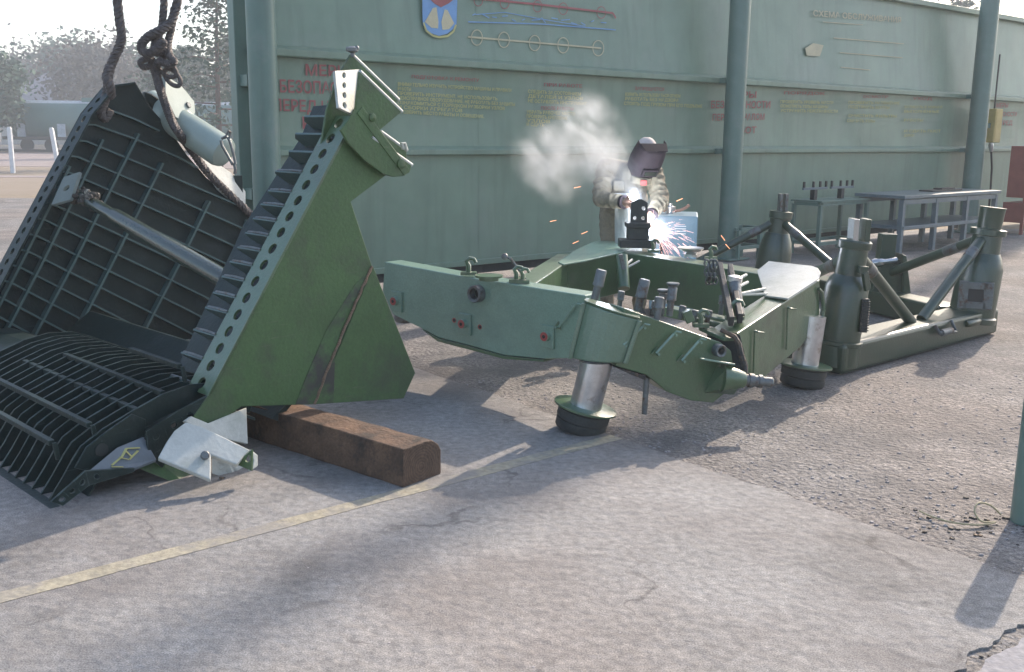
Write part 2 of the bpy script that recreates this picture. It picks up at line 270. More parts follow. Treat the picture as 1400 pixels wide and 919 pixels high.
def link(name, me, m, parent=None, bevel=0, smooth=False, seg=2):
    o = bpy.data.objects.new(name, me); COL.objects.link(o)
    me.materials.append(M[m] if isinstance(m, str) else m)
    if parent is not None:
        o.parent = parent; o.matrix_parent_inverse = parent.matrix_world.inverted()
    if smooth:
        me.polygons.foreach_set('use_smooth', [True] * len(me.polygons))
        try: me.set_sharp_from_angle(angle=math.radians(38))
        except Exception: pass
    if bevel:
        b = o.modifiers.new('edge', 'BEVEL'); b.width = bevel; b.segments = seg; b.limit_method = 'ANGLE'; b.angle_limit = math.radians(40)
    return o
def thing(name, loc, label, cat, group=None):
    e = bpy.data.objects.new(name, None); COL.objects.link(e); e.location = V(loc); e.empty_display_size = .1
    e.matrix_world = Matrix.Translation(V(loc))
    return tag(e, label, cat, group)
def tag(o, label=None, cat=None, group=None, kind=None):
    if label: o['label'] = label
    if cat: o['category'] = cat
    if group: o['group'] = group
    if kind: o['kind'] = kind
    return o
def remesh(mb, name, m, parent, vox, smooth_it=4, wrinkle=0.0):
    me = bpy.data.meshes.new(name); me.from_pydata(mb.v, [], mb.f)
    bm = bmesh.new(); bm.from_mesh(me); bmesh.ops.recalc_face_normals(bm, faces=bm.faces); bm.to_mesh(me); bm.free()
    t = bpy.data.objects.new('tmp', me); COL.objects.link(t)
    r = t.modifiers.new('r', 'REMESH'); r.mode = 'VOXEL'; r.voxel_size = vox
    s = t.modifiers.new('s', 'SMOOTH'); s.iterations = smooth_it; s.factor = .6
    if wrinkle:
        tx = bpy.data.textures.new('folds', 'CLOUDS'); tx.noise_scale = .055; tx.noise_depth = 2
        d = t.modifiers.new('d', 'DISPLACE'); d.texture = tx; d.strength = wrinkle; d.texture_coords = 'GLOBAL'
    dg = bpy.context.evaluated_depsgraph_get(); dg.update()
    me2 = bpy.data.meshes.new_from_object(t.evaluated_get(dg)); me2.name = name
    bpy.data.objects.remove(t); me2.materials.clear()
    return link(name, me2, m, parent, smooth=True)

# ------------------------------------------------------------------ ground
def sheet(name, pts, z, m, sub=0):
    return tag(MB().prism([V((p[0], p[1], z)) for p in pts], (0, 0, -.3)).build(name, m), kind='structure')
def g2(x, y): p = onz(x, y, 0); return (p.x, p.y)
GR = tag(MB().add([(-600, -60, -.02), (600, -60, -.02), (600, 900, -.02), (-600, 900, -.02)], [(0, 1, 2, 3)]).build('ground', 'field'), kind='structure')
sheet('yard_asphalt', [(-40, -3), (24, -3), (24, 19), (8, 18.2), (2, 15), (1, 24), (-40, 23)], -.010, 'asphalt')
e0, e1 = V((*g2(560, 500), 0)), V((*g2(1400, 790), 0)); ed = (e1 - e0).normalized()
c0, c1 = V((*g2(1400, 862), 0)), V((*g2(1300, 919), 0)); cdv = (c1 - c0).normalized(); cn = V((-cdv.y, cdv.x, 0))
if cn.y > 0: cn = -cn
den = ed.x * cdv.y - ed.y * cdv.x; tX = ((c0.x - e0.x) * cdv.y - (c0.y - e0.y) * cdv.x) / den; PXX = e0 + ed * tX
pA = e0 - ed * 1.2; cB = c1 + cdv * 3.0
edge = []
for i in range(60):
    t = i / 60; p = pA.lerp(PXX, t); edge.append((p.x + rnd.uniform(-.012, .012), p.y + rnd.uniform(-.018, .018)))
apron = [(-9, 11), (-3.2, 10.5)] + edge + [(PXX.x, PXX.y)]
def jag(i): return .016 * math.sin(i * .23) + .012 * math.sin(i * .61 + 1) + rnd.uniform(-.012, .008)
for i in range(1, 150):
    p = PXX.lerp(cB, i / 150) + cn * (-.010 + jag(i)); apron.append((p.x, p.y))
apron += [(cB.x, cB.y), (cB.x - 1, -2), (-9, -2)]
sheet('concrete_apron', apron, 0.0, 'concrete')
slab = []
for i in range(0, 150):
    p = PXX.lerp(cB, i / 150) + cn * (.034 + jag(i) * .6); slab.append((p.x, p.y))
slab += [(cB.x + .1, cB.y - .1), (cB.x + .5, -1.5), (6, -1.5), (5.2, .3)]
sheet('concrete_slab', slab, -.003, 'slab')
la, lb = onz(-40, 828, 0), onz(842, 597.5, 0); ld = (lb - la).normalized(); ln = V((-ld.y, ld.x, 0)) * .046
lp = []
for i in range(31): p = la.lerp(lb, i / 30) + ln * rnd.uniform(.9, 1.08); lp.append((p.x, p.y, .0022))
for i in range(30, -1, -1): p = la.lerp(lb, i / 30) - ln * rnd.uniform(.9, 1.08); lp.append((p.x, p.y, .0022))
tag(MB().prism(lp, (0, 0, -.0015)).build('yellow_line', 'line'), kind='structure')
# field track and dirt strip beyond the yard
tag(MB().prism([V((-40, 33, -.012)), V((30, 36, -.012)), V((30, 37.2, -.012)), V((-40, 34.5, -.012))], (0, 0, -.2)).build('dirt_track', 'dirt'), kind='structure')
tag(MB().prism([V((-60, 44, -.010)), V((60, 44, -.010)), V((60, 70, -.010)), V((-60, 70, -.010))], (0, 0, -.2)).build('bare_field', 'dirt'), kind='structure')

# ------------------------------------------------------------------ steel wall
WAZ = math.radians(50.4); WD = V((math.sin(WAZ), math.cos(WAZ), 0)); WN = V((WD.y, -WD.x, 0)); ZB = .18
WP = onz(759, 352, ZB); WP.z = 0
zr1 = 9.0
def onw(x, y, off=0.0):
    P = onp(x, y, WP + WN * off, WN)
    if P.z > zr1 + .03 and off < .1: P = onp(x, y, WP + Z * zr1 + WN * off, (WN + Z * TILT).normalized())
    return P
TILT = .10
def lean(z): return -max(0.0, z - zr1) * TILT
def wt(P): return (P - WP).dot(WD)
def wpt(t, z, off=0.0): return WP + WD * t + WN * off + Z * z
t0 = wt(onw(342, 200)); t1 = 24.0
zr1_ = onw(700, 93).z; zr2 = onw(700, 208).z; zr1 = zr1_; zt = onw(1290, 14).z
WALL = thing('steel_wall', wpt(t0 + 4, 0), 'long grey-green sheet steel wall carrying painted red and yellow lettering', 'wall')
seams = [t0 + .06, wt(onw(655, 150)), wt(onw(860, 150)), wt(onw(1003, 150)), wt(onw(1180, 150)), wt(onw(1338, 120)), wt(onw(1338, 120)) + 3.6, t1]
tiers = [(ZB + .03, zr2), (zr2 + .0005, zr1), (zr1 + .0005, zt + .03)]
def warp(t, z, zz):
    k_ = math.sin(math.pi * (z - zz[0]) / (zz[1] - zz[0])); hi_ = 1.8 if zz[0] > zr2 else 1.0
    return k_ * hi_ * (.004 * math.sin(t * 1.9 + zz[0]) + .003 * math.sin(t * 3.7 + 2 * zz[0]) + .0018 * math.sin(t * 7.3 + z * 4) - .0088)
for a, b in zip(seams[:-1], seams[1:]):
    for za, zb in tiers:
        mb = MB(); nx = max(6, int((b - a) / .16)); nz = 8; off0 = rnd.uniform(-.0015, .0015)
        vs = []; fs = []
        for i in range(nx + 1):
            for j in range(nz + 1):
                e_ = 0 if i in (0, nx) or j in (0, nz) else 1
                vs.append(wpt(a + .002 + (b - a - .004) * i / nx, za + (zb - za) * j / nz, lean(za + (zb - za) * j / nz) + warp(a + (b - a) * i / nx, za + (zb - za) * j / nz, (za, zb))))
        for i in range(nx):
            for j in range(nz): fs.append((i * (nz + 1) + j, (i + 1) * (nz + 1) + j, (i + 1) * (nz + 1) + j + 1, i * (nz + 1) + j + 1))
        mb.add(vs, fs)
        o = mb.build('wall_panel', 'wall', WALL, smooth=True)
        sm = o.modifiers.new('thick', 'SOLIDIFY'); sm.thickness = .01; sm.offset = 0; sm.use_rim = False
for zz, hh, pr in ((zr1, .07, .09), (zr2, .06, .07)):
    MB().prism([wpt(t0, zz - hh / 2, -.02), wpt(t0, zz - hh / 2, pr - .01), wpt(t0, zz - hh / 2 + .012, pr), wpt(t0, zz + hh / 2, pr), wpt(t0, zz + hh / 2 + .035, .012), wpt(t0, zz + hh / 2 + .035, -.02)], WD * (t1 - t0)).build('ledge', 'wall', WALL, bevel=.006)
LT = lean(zt); MB().prism([wpt(t0, zt, LT - .06), wpt(t0, zt, LT + .10), wpt(t0, zt + .08, LT + .10), wpt(t0, zt + .08, LT - .06)], WD * (t1 - t0)).build('top_rail', 'wall', WALL, bevel=.006)
MB().prism([wpt(t0, ZB, -.08), wpt(t0, ZB, .03), wpt(t0, ZB + .06, .03), wpt(t0, ZB + .06, -.08)], WD * (t1 - t0)).build('bottom_rail', 'wall', WALL, bevel=.005)
MB().prism([wpt(t0, ZB - .10, -.10), wpt(t0, ZB - .10, -.03), wpt(t0, ZB - .005, -.03), wpt(t0, ZB - .005, -.10)], WD * (t1 - t0)).build('sill_channel', 'darkgap', WALL)
MB().prism([wpt(t0 - .13, .0, -.08), wpt(t0, .0, -.08), wpt(t0, .0, .05), wpt(t0 - .13, .0, .05)], Z * zt).build('end_post', 'column', WALL, bevel=.006)
for tt in seams[1:-1:2]:
    MB().box(wpt(tt, ZB / 2, -.14), WD * .12, WN * .1, Z * (ZB)).build('wall_foot', 'darkgap', WALL)

# lettering painted on the wall
def text_part(lines, m, name='lettering'):
    mb = MB()
    for (s_, xl, xr, yl, yr, cap) in lines:
        cu = bpy.data.curves.new('txt', 'FONT'); cu.body = s_; cu.resolution_u = 2; cu.offset = .016
        to = bpy.data.objects.new('txt', cu); COL.objects.link(to)
        dg = bpy.context.evaluated_depsgraph_get(); dg.update()
        me = bpy.data.meshes.new_from_object(to.evaluated_get(dg)); bpy.data.objects.remove(to); bpy.data.curves.remove(cu)
        if not me.vertices: continue
        xs = [v.co.x for v in me.vertices]; x0, x1 = min(xs), max(xs)
        A = onw(xl, yl, .014); B = onw(xr, yr, .014); hgt = (onw(xl, yl - cap, .014) - A).z
        sx = (B - A) / (x1 - x0)
        zu = (Z - WN * TILT) if A.z > zr1 else Z
        mb.add([A + sx * (v.co.x - x0) + zu * (v.co.y / .72 * hgt) for v in me.vertices], [tuple(p.vertices) for p in me.polygons])
        bpy.data.meshes.remove(me)
    return mb.build(name, m, WALL)
def slope(y, dx): return y + dx * .057
text_part([('МЕРЫ', 418, 477, 103, 105, 15)], 'letred')
text_part([('БЕЗОПАСНОСТИ', 383, 520, 126, 131, 17)], 'letred')
text_part([('ПЕРЕД НАЧАЛОМ', 374, 524, 151, 157, 16)], 'letred')
text_part([('РАБОТ', 414, 480, 176, 178, 16)], 'letred')
text_part([('МЕРЫ', 994, 1034, 134, 134, 9), ('БЕЗОПАСНОСТИ', 972, 1053, 148, 148, 10), ('ПЕРЕД НАЧАЛОМ', 974, 1045, 165, 164, 9), ('РАБОТ', 996, 1034, 183, 182, 9)], 'letred')
text_part([('МЕРЫ', 1362, 1378, 147, 147, 6), ('БЕЗОПАСНОСТИ', 1352, 1390, 159, 159, 6), ('ПЕРЕД', 1362, 1384, 171, 171, 6)], 'letred')
W1 = ['ВНИМАТЕЛЬНО ИЗУЧИТЬ УСТРОЙСТВО МАШИНЫ И ПРАВИЛА', 'РАБОТЫ', 'ПРОВЕРИТЬ ИНСТРУМЕНТ, НЕ ИСПОЛЬЗОВАТЬ', 'НЕИСПРАВНОЕ ОБОРУДОВАНИЕ. НЕ РАБОТАТЬ БЕЗ ЗАЩИТЫ', 'ОЗНАКОМИТЬСЯ С ПОРЯДКОМ РАЗБОРКИ УЗЛОВ', 'И СБОРКИ АГРЕГАТОВ', 'ПРОВЕРИТЬ МЕСТО РАБОТЫ И ОСВЕЩЕНИЕ.']
ends = [700, 562, 680, 704, 690, 632, 662]
text_part([('ПОДГОТОВКА К РЕМОНТУ', 563, 655, 107, 112, 4.5)], 'letred')
text_part([(s_, 544, e_, 117 + i * 6.3, slope(117 + i * 6.3, e_ - 544), 4.6) for i, (s_, e_) in enumerate(zip(W1, ends))], 'letyel')
text_part([('ПРИ РАБОТЕ', 744, 796, 118, 120, 4.5), ('ПОСЛЕ РАБОТЫ', 740, 784, 150, 151, 4.5)], 'letred')
text_part([('СЛЕДИТЬ ЗА СОСТОЯНИЕМ', 722, 794, 127, 131, 4.4), ('ДЕТАЛЕЙ И УЗЛОВ', 722, 797, 133.5, 137, 4.4), ('НЕ ОСТАВЛЯТЬ ИНСТРУМЕНТ', 722, 802, 140, 144, 4.4),
           ('УБРАТЬ РАБОЧЕЕ МЕСТО', 720, 786, 155, 158, 4.4), ('ПРОВЕРИТЬ КРЕПЛЕНИЕ', 720, 776, 161, 164, 4.4), ('УЗЛОВ', 720, 752, 167, 168.5, 4.4), ('И СДАТЬ', 720, 744, 172, 173, 4.4)], 'letyel')
text_part([('ЗАПРЕЩАЕТСЯ', 868, 908, 123, 124.5, 4.4)], 'letred')
text_part([('КУРИТЬ И ПОЛЬЗОВАТЬСЯ ОГНЕМ', 855, 930, 131, 133.5, 4.4), ('РАБОТАТЬ БЕЗ НАДЗОРА', 855, 928, 137, 139.5, 4.4), ('СТОЯТЬ ПОД ГРУЗОМ ПРИ ЕГО ПОДЪЕМЕ', 853, 960, 143.5, 147.5, 4.4)], 'letyel')
text_part([('ПОРЯДОК', 1072, 1128, 129, 130, 4), ('ОСМОТР', 1180, 1214, 134, 134.4, 3.6), ('УХОД', 1248, 1274, 136.5, 137, 3.6)], 'letred')
text_part([('ПРОВЕРИТЬ УРОВЕНЬ МАСЛА', 1067, 1140, 141, 142.3, 4), ('ОСМОТРЕТЬ УЗЛЫ МАШИНЫ', 1067, 1132, 147, 148.2, 4), ('УСТРАНИТЬ', 1067, 1102, 153, 153.6, 4), ('НЕИСПРАВНОСТИ', 1104, 1145, 153.6, 154.4, 4),
           ('ПРОВЕРИТЬ НАТЯЖЕНИЕ', 1160, 1230, 142, 143, 3.8), ('ПОДТЯНУТЬ БОЛТЫ', 1160, 1216, 148, 148.8, 3.8), ('ОЧИСТИТЬ ФИЛЬТРЫ', 1160, 1226, 160, 160.7, 3.8), ('СМАЗАТЬ УЗЛЫ', 1158, 1196, 167, 167.4, 3.8),
           ('ЗАПИСАТЬ В ЖУРНАЛ', 1236, 1288, 148, 148.4, 3.6), ('ВЫПОЛНЕННЫЕ', 1236, 1284, 154, 154.3, 3.6), ('РАБОТЫ', 1236, 1262, 166, 166.2, 3.6), ('И СДАТЬ ПОСТ', 1236, 1286, 181, 181, 3.6), ('ДЕЖУРНОМУ', 1236, 1250, 187, 187, 3.6)], 'letyel')
text_part([('СХЕМА ОБСЛУЖИВАНИЯ', 1112, 1232, 22, 31, 8)], 'letcream')
def wallpoly(pts, m, off=.014, name='painted_mark', th=.002):
    P = [onw(x, y, off) for x, y in pts]; return MB().prism(P, -WN * th).build(name, m, WALL)
def walline(mb, pts, w, off=.014):
    for (xa, ya), (xb, yb) in zip(pts[:-1], pts[1:]):
        a, b = onw(xa, ya, off), onw(xb, yb, off); mb.bar(a, b, w, .002, up=(WN + Z * (TILT if a.z > zr1 else 0)).normalized())
wallpoly([(577, -22), (626, -20), (624, 36), (612, 46), (600, 49), (588, 45), (578, 34)], 'letblu', .013, 'emblem')
wallpoly([(585, -4), (622, -2), (613, 5), (603, 10), (594, 5)], 'letred', .0165, 'emblem_star')
wallpoly([(592, 11), (597, 10), (599.5, 30), (599, 39), (590, 38), (581, 30)], 'letcream', .0165, 'emblem_bell')
wallpoly([(608, 13), (612, 14), (621, 32), (614, 40), (605, 41), (603.5, 30)], 'letcream', .0165, 'emblem_bell')
mb = MB(); walline(mb, [(579, 31), (583, 42), (592, 49), (601, 51), (612, 49.5), (620, 43), (623.5, 34)], .02, .0165); mb.build('emblem_ribbon', 'letyel', WALL)
def ring(cx, cy, rx, ry, k=20): return [(cx + rx * math.cos(2 * math.pi * i / k), cy + ry * math.sin(2 * math.pi * i / k)) for i in range(k + 1)]
mb = MB(); walline(mb, [(640, 50.5), (822, 66)], .018)
for cx, cy in ((652, 51.5), (689, 54.5), (731, 59), (770, 62), (818, 66)):
    walline(mb, ring(cx, cy, 7.5, 10.5), .010)
mb.build('diagram', 'letcream', WALL)
mb = MB(); walline(mb, [(640, -3), (735, 6), (838, 18), (842, 25)], .022)
for cx in (654, 690, 735, 770, 822): walline(mb, ring(cx, -1 + (cx - 640) * .1, 6, 8), .008)
mb.build('diagram', 'letred', WALL)
mb = MB(); walline(mb, [(640, 30), (742, 33), (842, 41)], .012); walline(mb, [(650, 20), (690, 17), (745, 27), (800, 36)], .008)
for i in range(14): x = 646 + i * 13.5; walline(mb, [(x, 20 + (x - 640) * .06 + rnd.uniform(-4, 4)), (x + rnd.uniform(4, 12), 22 + (x - 640) * .06 + rnd.uniform(-4, 4))], .010)
mb.build('diagram', 'letblu', WALL)
wallpoly([(1101, 66), (1112, 59), (1126, 62), (1121, 77), (1103, 76)], 'letcream')
mb = MB(); walline(mb, [(1140, 52), (1236, 60)], .012); walline(mb, [(1148, 72), (1234, 79)], .012); walline(mb, [(1125, 30), (1180, 34)], .01); walline(mb, [(1150, 92), (1190, 96)], .012); mb.build('diagram', 'letcream', WALL)

# ------------------------------------------------------------------ support columns
def column(px_, py_, wpx, off, label, ztop=5.2, foot=None):
    plate = foot is None
    P = foot if foot is not None else onw(px_, py_, off); P = V((P.x, P.y, -.01))
    r = wpx / 2 / FPX * (P - CAM).dot(FWD)
    e = thing('support_column', P, label, 'column', 'round steel columns in front of the wall')
    MB().lathe(P, Z, [(0, r), (ztop, r)], 32).build('shaft', 'column', e, smooth=True)
    if plate: MB().box(P + Z * .022, WD * r * 3.2, WN * r * 3.2, Z * .02).build('base_plate', 'column', e, bevel=.004)
    return e, P, r
C1 = column(365, 250, 38, .30, 'grey-green round column close to the left end of the wall')
for zz in (2.05, 1.05):
    MB().box(C1[1] + Z * zz - WD * .0 - WN * (C1[2] + .06), WD * .20, WN * .16, Z * .10).build('clamp_bracket', 'column', C1[0], bevel=.004)
C2 = column(1002, 200, 27, .32, 'grey-green round column behind the welding machine')
C3 = column(1339, 150, 24, .32, 'grey-green round column with the yellow electrical box')
for c in (C2, C3):
    for zz in (zr1, zr2):
        MB().box(V((c[1].x, c[1].y, zz)) - WN * (c[2] + .055), WD * .1, WN * .15, Z * .07).build('clamp_bracket', 'column', c[0], bevel=.004)
P4 = onz(1404, 711, 0)
r4 = 21 / FPX * (P4 - CAM).dot(FWD)
BOL = tag(MB().lathe(V((P4.x, P4.y, -.01)), Z, [(0, r4), (.66, r4), (.68, r4 * .96)], 32).build('bollard', 'column', bevel=.004, smooth=True), 'short green steel post at the right edge with a loose wire at its foot', 'bollard')

# ------------------------------------------------------------------ bucket
w = V((.715, -.70, 0)).normalized(); h = V((.70, .715, 0)).normalized(); B0 = V((-1.32, 4.71, .28)); D = 2.9
S = lambda x, y, o=0.0: onp(x, y, B0 + w * o, w)
Lp = lambda x, y, o=0.0: onp(x, y, B0 - w * (D - o), w)
BK = thing('excavator_bucket', (-1.6, 5.6, 0), 'big green ribbed steel bucket tilted on a timber, its upper end hung from wire ropes', 'bucket')
BK.matrix_world = Matrix.Translation(V((-1.6, 5.6, 0)))
def part(mb, name, m, bevel=.004, parent=None, **k): return mb.build(name, m, parent or BK, bevel=bevel, **k)
# outer side plate (two welded sheets meeting at a rusty seam)
seamT, seamB = (509, 364), (430, 553)
part(MB().prism([S(262, 574), S(285, 540), S(487, 158), S(520, 205), S(533, 236), S(480, 276), seamT and S(*seamT), S(*seamB), S(330, 556), S(292, 584)], -w * .016), 'side_plate', 'bucket')
part(MB().prism([S(510.5, 364.5), S(568, 510), S(552, 545), S(432, 553)], -w * .016), 'side_plate', 'bucket')
mb = MB(); pts = []
for i in range(25):
    t = i / 24; x = seamT[0] + (seamB[0] - seamT[0]) * t; y = seamT[1] + (seamB[1] - seamT[1]) * t + math.sin(t * 3.1) * -6
    pts.append(S(x + rnd.uniform(-.8, .8), y, .006))
part(mb.sweep(pts, .007, 6, rfun=lambda t: .8 + .5 * math.sin(t * 40) ** 2), 'weld_seam', 'rustweld', 0)
# scorched heat band beside the seam
mm = mat('heat_scorched_paint', (.062, .122, .044), .6, var=.2, vscale=5, col2=(.048, .047, .042), c2scale=7, c2lo=.40, c2hi=.58, fine=.15)
part(MB().prism([S(505, 372, .003), S(468, 442, .003), S(458, 490, .003), S(456, 551, .003), S(404, 553, .003), S(420, 512, .003), S(446, 452, .003), S(486, 388, .003)], -w * .002), 'heat_patch', mm, 0)
# upper hinge box on the side plate
up = [(492, 98), (549, 153), (522, 176), (508, 188), (563, 226), (560, 236), (551, 241), (538, 242), (524, 238), (498, 219), (476, 195), (466, 178), (487, 150)]
part(MB().prism([S(x, y, .045) for x, y in up], -w * .018), 'hinge_plate', 'bucket', .003)
part(MB().prism([S(x, y, -.16) for x, y in ((480, 74), (545, 137), (520, 158), (500, 200), (455, 185), (438, 205), (447, 150), (462, 104))], -w * .016), 'hinge_plate', 'bucket', .003)
part(MB().prism([S(x, y, -.14) for x, y in ((520, 180), (556, 206), (556, 220), (540, 232), (505, 200))], -w * .014), 'hinge_plate', 'bucket', .003)
for (xa, ya, xb, yb, o_) in ((492, 98, 549, 153, .036), (480, 74, 545, 137, -.168), (508, 188, 563, 226, .036), (520, 180, 556, 206, -.147)):
    part(MB().tube(S(xa, ya, o_), S(xb, yb, o_), .011, n=10), 'lit_edge_bead', 'palesheen', 0, smooth=True)  # pale tube added along each plate edge, paints its sunlit rim
mb = MB()
for (x, y) in ((508, 161),): mb.lathe(S(x, y, .045), w, [(0, .022), (.012, .022), (.016, .014)], 14)
part(mb, 'bolt_head', 'bucket', 0, smooth=True)
part(MB().lathe(S(547, 224, .045), w, [(0, .028), (.014, .026), (.018, .012)], 14), 'pivot_pin', 'bucket', 0, smooth=True)
part(MB().bar(S(487, 150, .02), S(552, 236, .02), .05, .06, up=w), 'hinge_web', 'bucket', .004)
part(MB().sweep([S(556, 206, 0), S(553, 196, 0), S(549, 196, 0), S(551, 204, 0)], .010, 8), 'lock_pin', 'palesheen', 0, smooth=True)
mb = MB(); k0 = S(482, 70, -.16)
mb.lathe(k0 - Z * .03, Z, [(0, .012), (.02, .012), (.03, .03), (.045, .03), (.055, .014)], 12); mb.ball(k0 + V((-.022, 0, .01)), .014, 6); mb.ball(k0 + V((.022, 0, .015)), .014, 6)
part(mb, 'grease_nipple', 'worn', 0, smooth=True)
# perforated mouth flange and fins of the near side
FW = .20
fr_b, fr_t = S(284, 541), S(485, 158)              # flange edge on the side plate
ev = (fr_t - fr_b); el = ev.length; en = ev.normalized()
fn = en.cross(w).normalized()                       # pointing out of the mouth or in; make it point IN (away from the camera)
if fn.dot(fr_b - CAM) < 0: fn = -fn
NH = 17; mb = MB()
for i in range(NH):
    a = fr_b + ev * (i / NH); b = fr_b + ev * ((i + 1) / NH)
    mb.holed([a, b, b - w * FW, a - w * FW], .030, fn * .014, 16, cv=.52)
part(mb, 'perforated_flange', 'green', 0)
RC = .115
lip_off = fn * RC
def F(s_, o): return fr_b + ev * s_ - w * o
lipw = .50
LQ = lambda x, y: onp(x, y, fr_b + lip_off, fn)
mb = MB(); mb.prism([LQ(x, y) for x, y in ((226, 530), (262, 548))] + [F(-.03, .03) + lip_off, F(1.0, .03) + lip_off] + [LQ(x, y) for x, y in ((470, 142), (428, 145), (411, 188), (331, 312), (235, 518))], fn * .014)
part(mb, 'lip_plate', 'bucketin', .003)
fins = [.995, .925, .855, .775, .70, .647, .592, .537, .482, .428, .373, .313, .258, .178, .095, .012]
for i, s_ in enumerate(fins):
    L0 = .50 if i < 2 else (.47 if i < 4 else .44)
    mb = MB(); a = F(s_, FW - .01); b = F(s_, L0)
    if i < 3: mb.prism([a, F(s_, L0 - .05), F(s_, L0) + fn * .04, F(s_, L0) + fn * (RC + .06 - .03 * i), a + fn * (RC + .06 - .03 * i)], en * .012)
    else: mb.prism([a, F(s_, L0 - .02), F(s_, L0 + .0) + fn * .02, F(s_, L0 + .0) + fn * RC, a + fn * RC], en * .011)
    part(mb, 'fin', 'rib', .002)
    if i > 2:
        mb = MB(); mb.sweep([F(s_, FW) + en * .013, F(s_, FW + .1) + en * .016, F(s_, L0 - .04) + en * .014 + fn * .004], .0075, 6)
        part(mb, 'weld_bead', 'worn', 0, smooth=True)
# flange top as a pale perforated cap, sunlight put into its colour
ta, tb = S(486, 158), S(491, 95) + h * .16
cpn = V((.9, -.32, .30)).normalized(); tb = onp(491, 95, ta, cpn); tl = onp(458, 97, ta, cpn); bl_ = onp(463, 147, ta, cpn)
mb = MB(); nn = (tb - ta).cross(tl - tb).normalized()
if nn.dot(ta - CAM) < 0: nn = -nn
for i in range(4):
    f0, f1 = i / 4, (i + 1) / 4
    mb.holed([bl_.lerp(tl, f0), bl_.lerp(tl, f1), ta.lerp(tb, f1), ta.lerp(tb, f0)], .020, nn * .014, 16, cv=.36)
part(mb, 'perforated_cap', 'palesheen', 0)
part(MB().prism([ta, tb, tb + w * .018, ta + w * .018], nn * .016), 'cap_edge', 'palesheen', .002)
# lower run of the flange down to the lip
lowr = [(284, 541), (259, 556), (202, 590)]
fl_b = F(0, FW)
q = [(fl_b, fr_b), (S(225, 572, -.02), S(266, 574, .0)), (S(200, 588, .0), S(212, 622, .0)), ]
mb = MB()
seg = [[S(284, 541, -.005), S(242, 563, -.005), S(262, 590, -.005), S(300, 562, -.005)], [S(242, 563, -.005), S(200, 590, -.005), S(203, 625, -.005), S(262, 590, -.005)]]
for qd in seg:
    a, b, c, d_ = qd; m1 = a.lerp(b, .5); m2 = d_.lerp(c, .5)
    mb.holed([a, m1, m2, d_], .016, -w * .014, 14, cv=.4); mb.holed([m1, b, c, m2], .016, -w * .014, 14, cv=.4)
part(mb, 'perforated_flange', 'bucketin', 0)
part(MB().prism([S(200, 590, -.006), S(203, 625, -.006), S(222, 640, -.006), S(240, 612, -.006), S(262, 590, -.006)], -w * .012), 'flange_gusset', 'bucketin', .002)
# ---- far side: ribbed plate
FARP = [(-40, 437), (111, 155), (142, 118), (185, 112), (204, 145), (231, 176), (255, 211), (282, 243), (345, 293), (372, 330), (372, 470), (330, 545), (100, 545), (-40, 530)]
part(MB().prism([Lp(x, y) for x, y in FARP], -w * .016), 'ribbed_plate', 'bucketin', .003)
# perforated far flange
ka, kb = Lp(111, 156, .02), Lp(-40, 436, .02); lev = kb - ka
mb = MB(); n_ = 20; lfn = fn
for i in range(n_):
    a = ka + lev * (i / n_); b = ka + lev * ((i + 1) / n_)
    mb.holed([a, b, b + w * FW * .9, a + w * FW * .9], .026, lfn * .012, 12, cv=.46)
k2 = Lp(142, 119, .02)
for i in range(3):
    a = k2.lerp(ka, i / 3); b = k2.lerp(ka, (i + 1) / 3)
    mb.holed([a, b, b + w * FW * .9, a + w * FW * .9], .026, lfn * .012, 12, cv=.46)
part(mb, 'perforated_flange', 'bucketin', 0)
part(MB().prism([Lp(142, 118, 0), Lp(185, 112, 0), Lp(185, 112, .12), Lp(142, 118, .12)], -Z * .014), 'top_lip', 'bucketin', .003)
RIBD = .05
def rib(pts, name='rib', d0=RIBD, th=.012):
    P = [Lp(x, y, 0) for x, y in pts]; u = (P[-1] - P[0]).normalized(); nrm = w.cross(u).normalized() * th
    A = [p for p in P]; Bq = [p + w * d0 for p in P[::-1]]
    mb = MB(); n = len(P); vs = P + [p + w * d0 for p in P]; vs2 = [p + nrm for p in vs]
    fs = []
    for i in range(n - 1):
        fs += [(i, i + 1, n + i + 1, n + i), (2 * n + i, 3 * n + i, 3 * n + i + 1, 2 * n + i + 1), (n + i, n + i + 1, 3 * n + i + 1, 3 * n + i), (i, 2 * n + i, 2 * n + i + 1, i + 1)]
    fs += [(0, n, 3 * n, 2 * n), (n - 1, 3 * n - 1, 4 * n - 1, 2 * n - 1)]
    mb.add(vs + vs2, fs); part(mb, name, 'rib', 0)
rib([(150, 153), (178, 163), (214, 180)])
step = (-10.6, 21.2)
base = [((104, 170), (126, 172), (264, 230))]
for k in range(15):
    ox, oy = -11.4 * k, 21.0 * k
    x0, y0 = 104 + ox, 171 + oy
    if k == 0: pts = [(104, 171), (126, 172), (178, 190), (240, 216), (266, 230)]
    else:
        sl_ = .40 + .012 * k
        xs = x0 + 22; ys = y0 + 2 + k * .4
        xe = 318 if k == 1 else 350
        pts = [(x0 + 3, y0), (xs, ys), ((xs + xe) / 2, ys + (xe - xs) / 2 * sl_), (xe, ys + (xe - xs) * sl_ * 1.02)]
    rib(pts)
for pts in ([(90, 226), (24, 357), (-30, 462)], [(135, 190), (51, 360), (0, 458)], [(184, 182), (94, 360), (36, 468)], [(217, 222), (147, 360), (94, 462)], [(281, 274), (239, 360), (182, 470)], [(335, 300), (318, 345), (262, 470)]):
    rib(pts, 'stringer', RIBD + .012, .016)
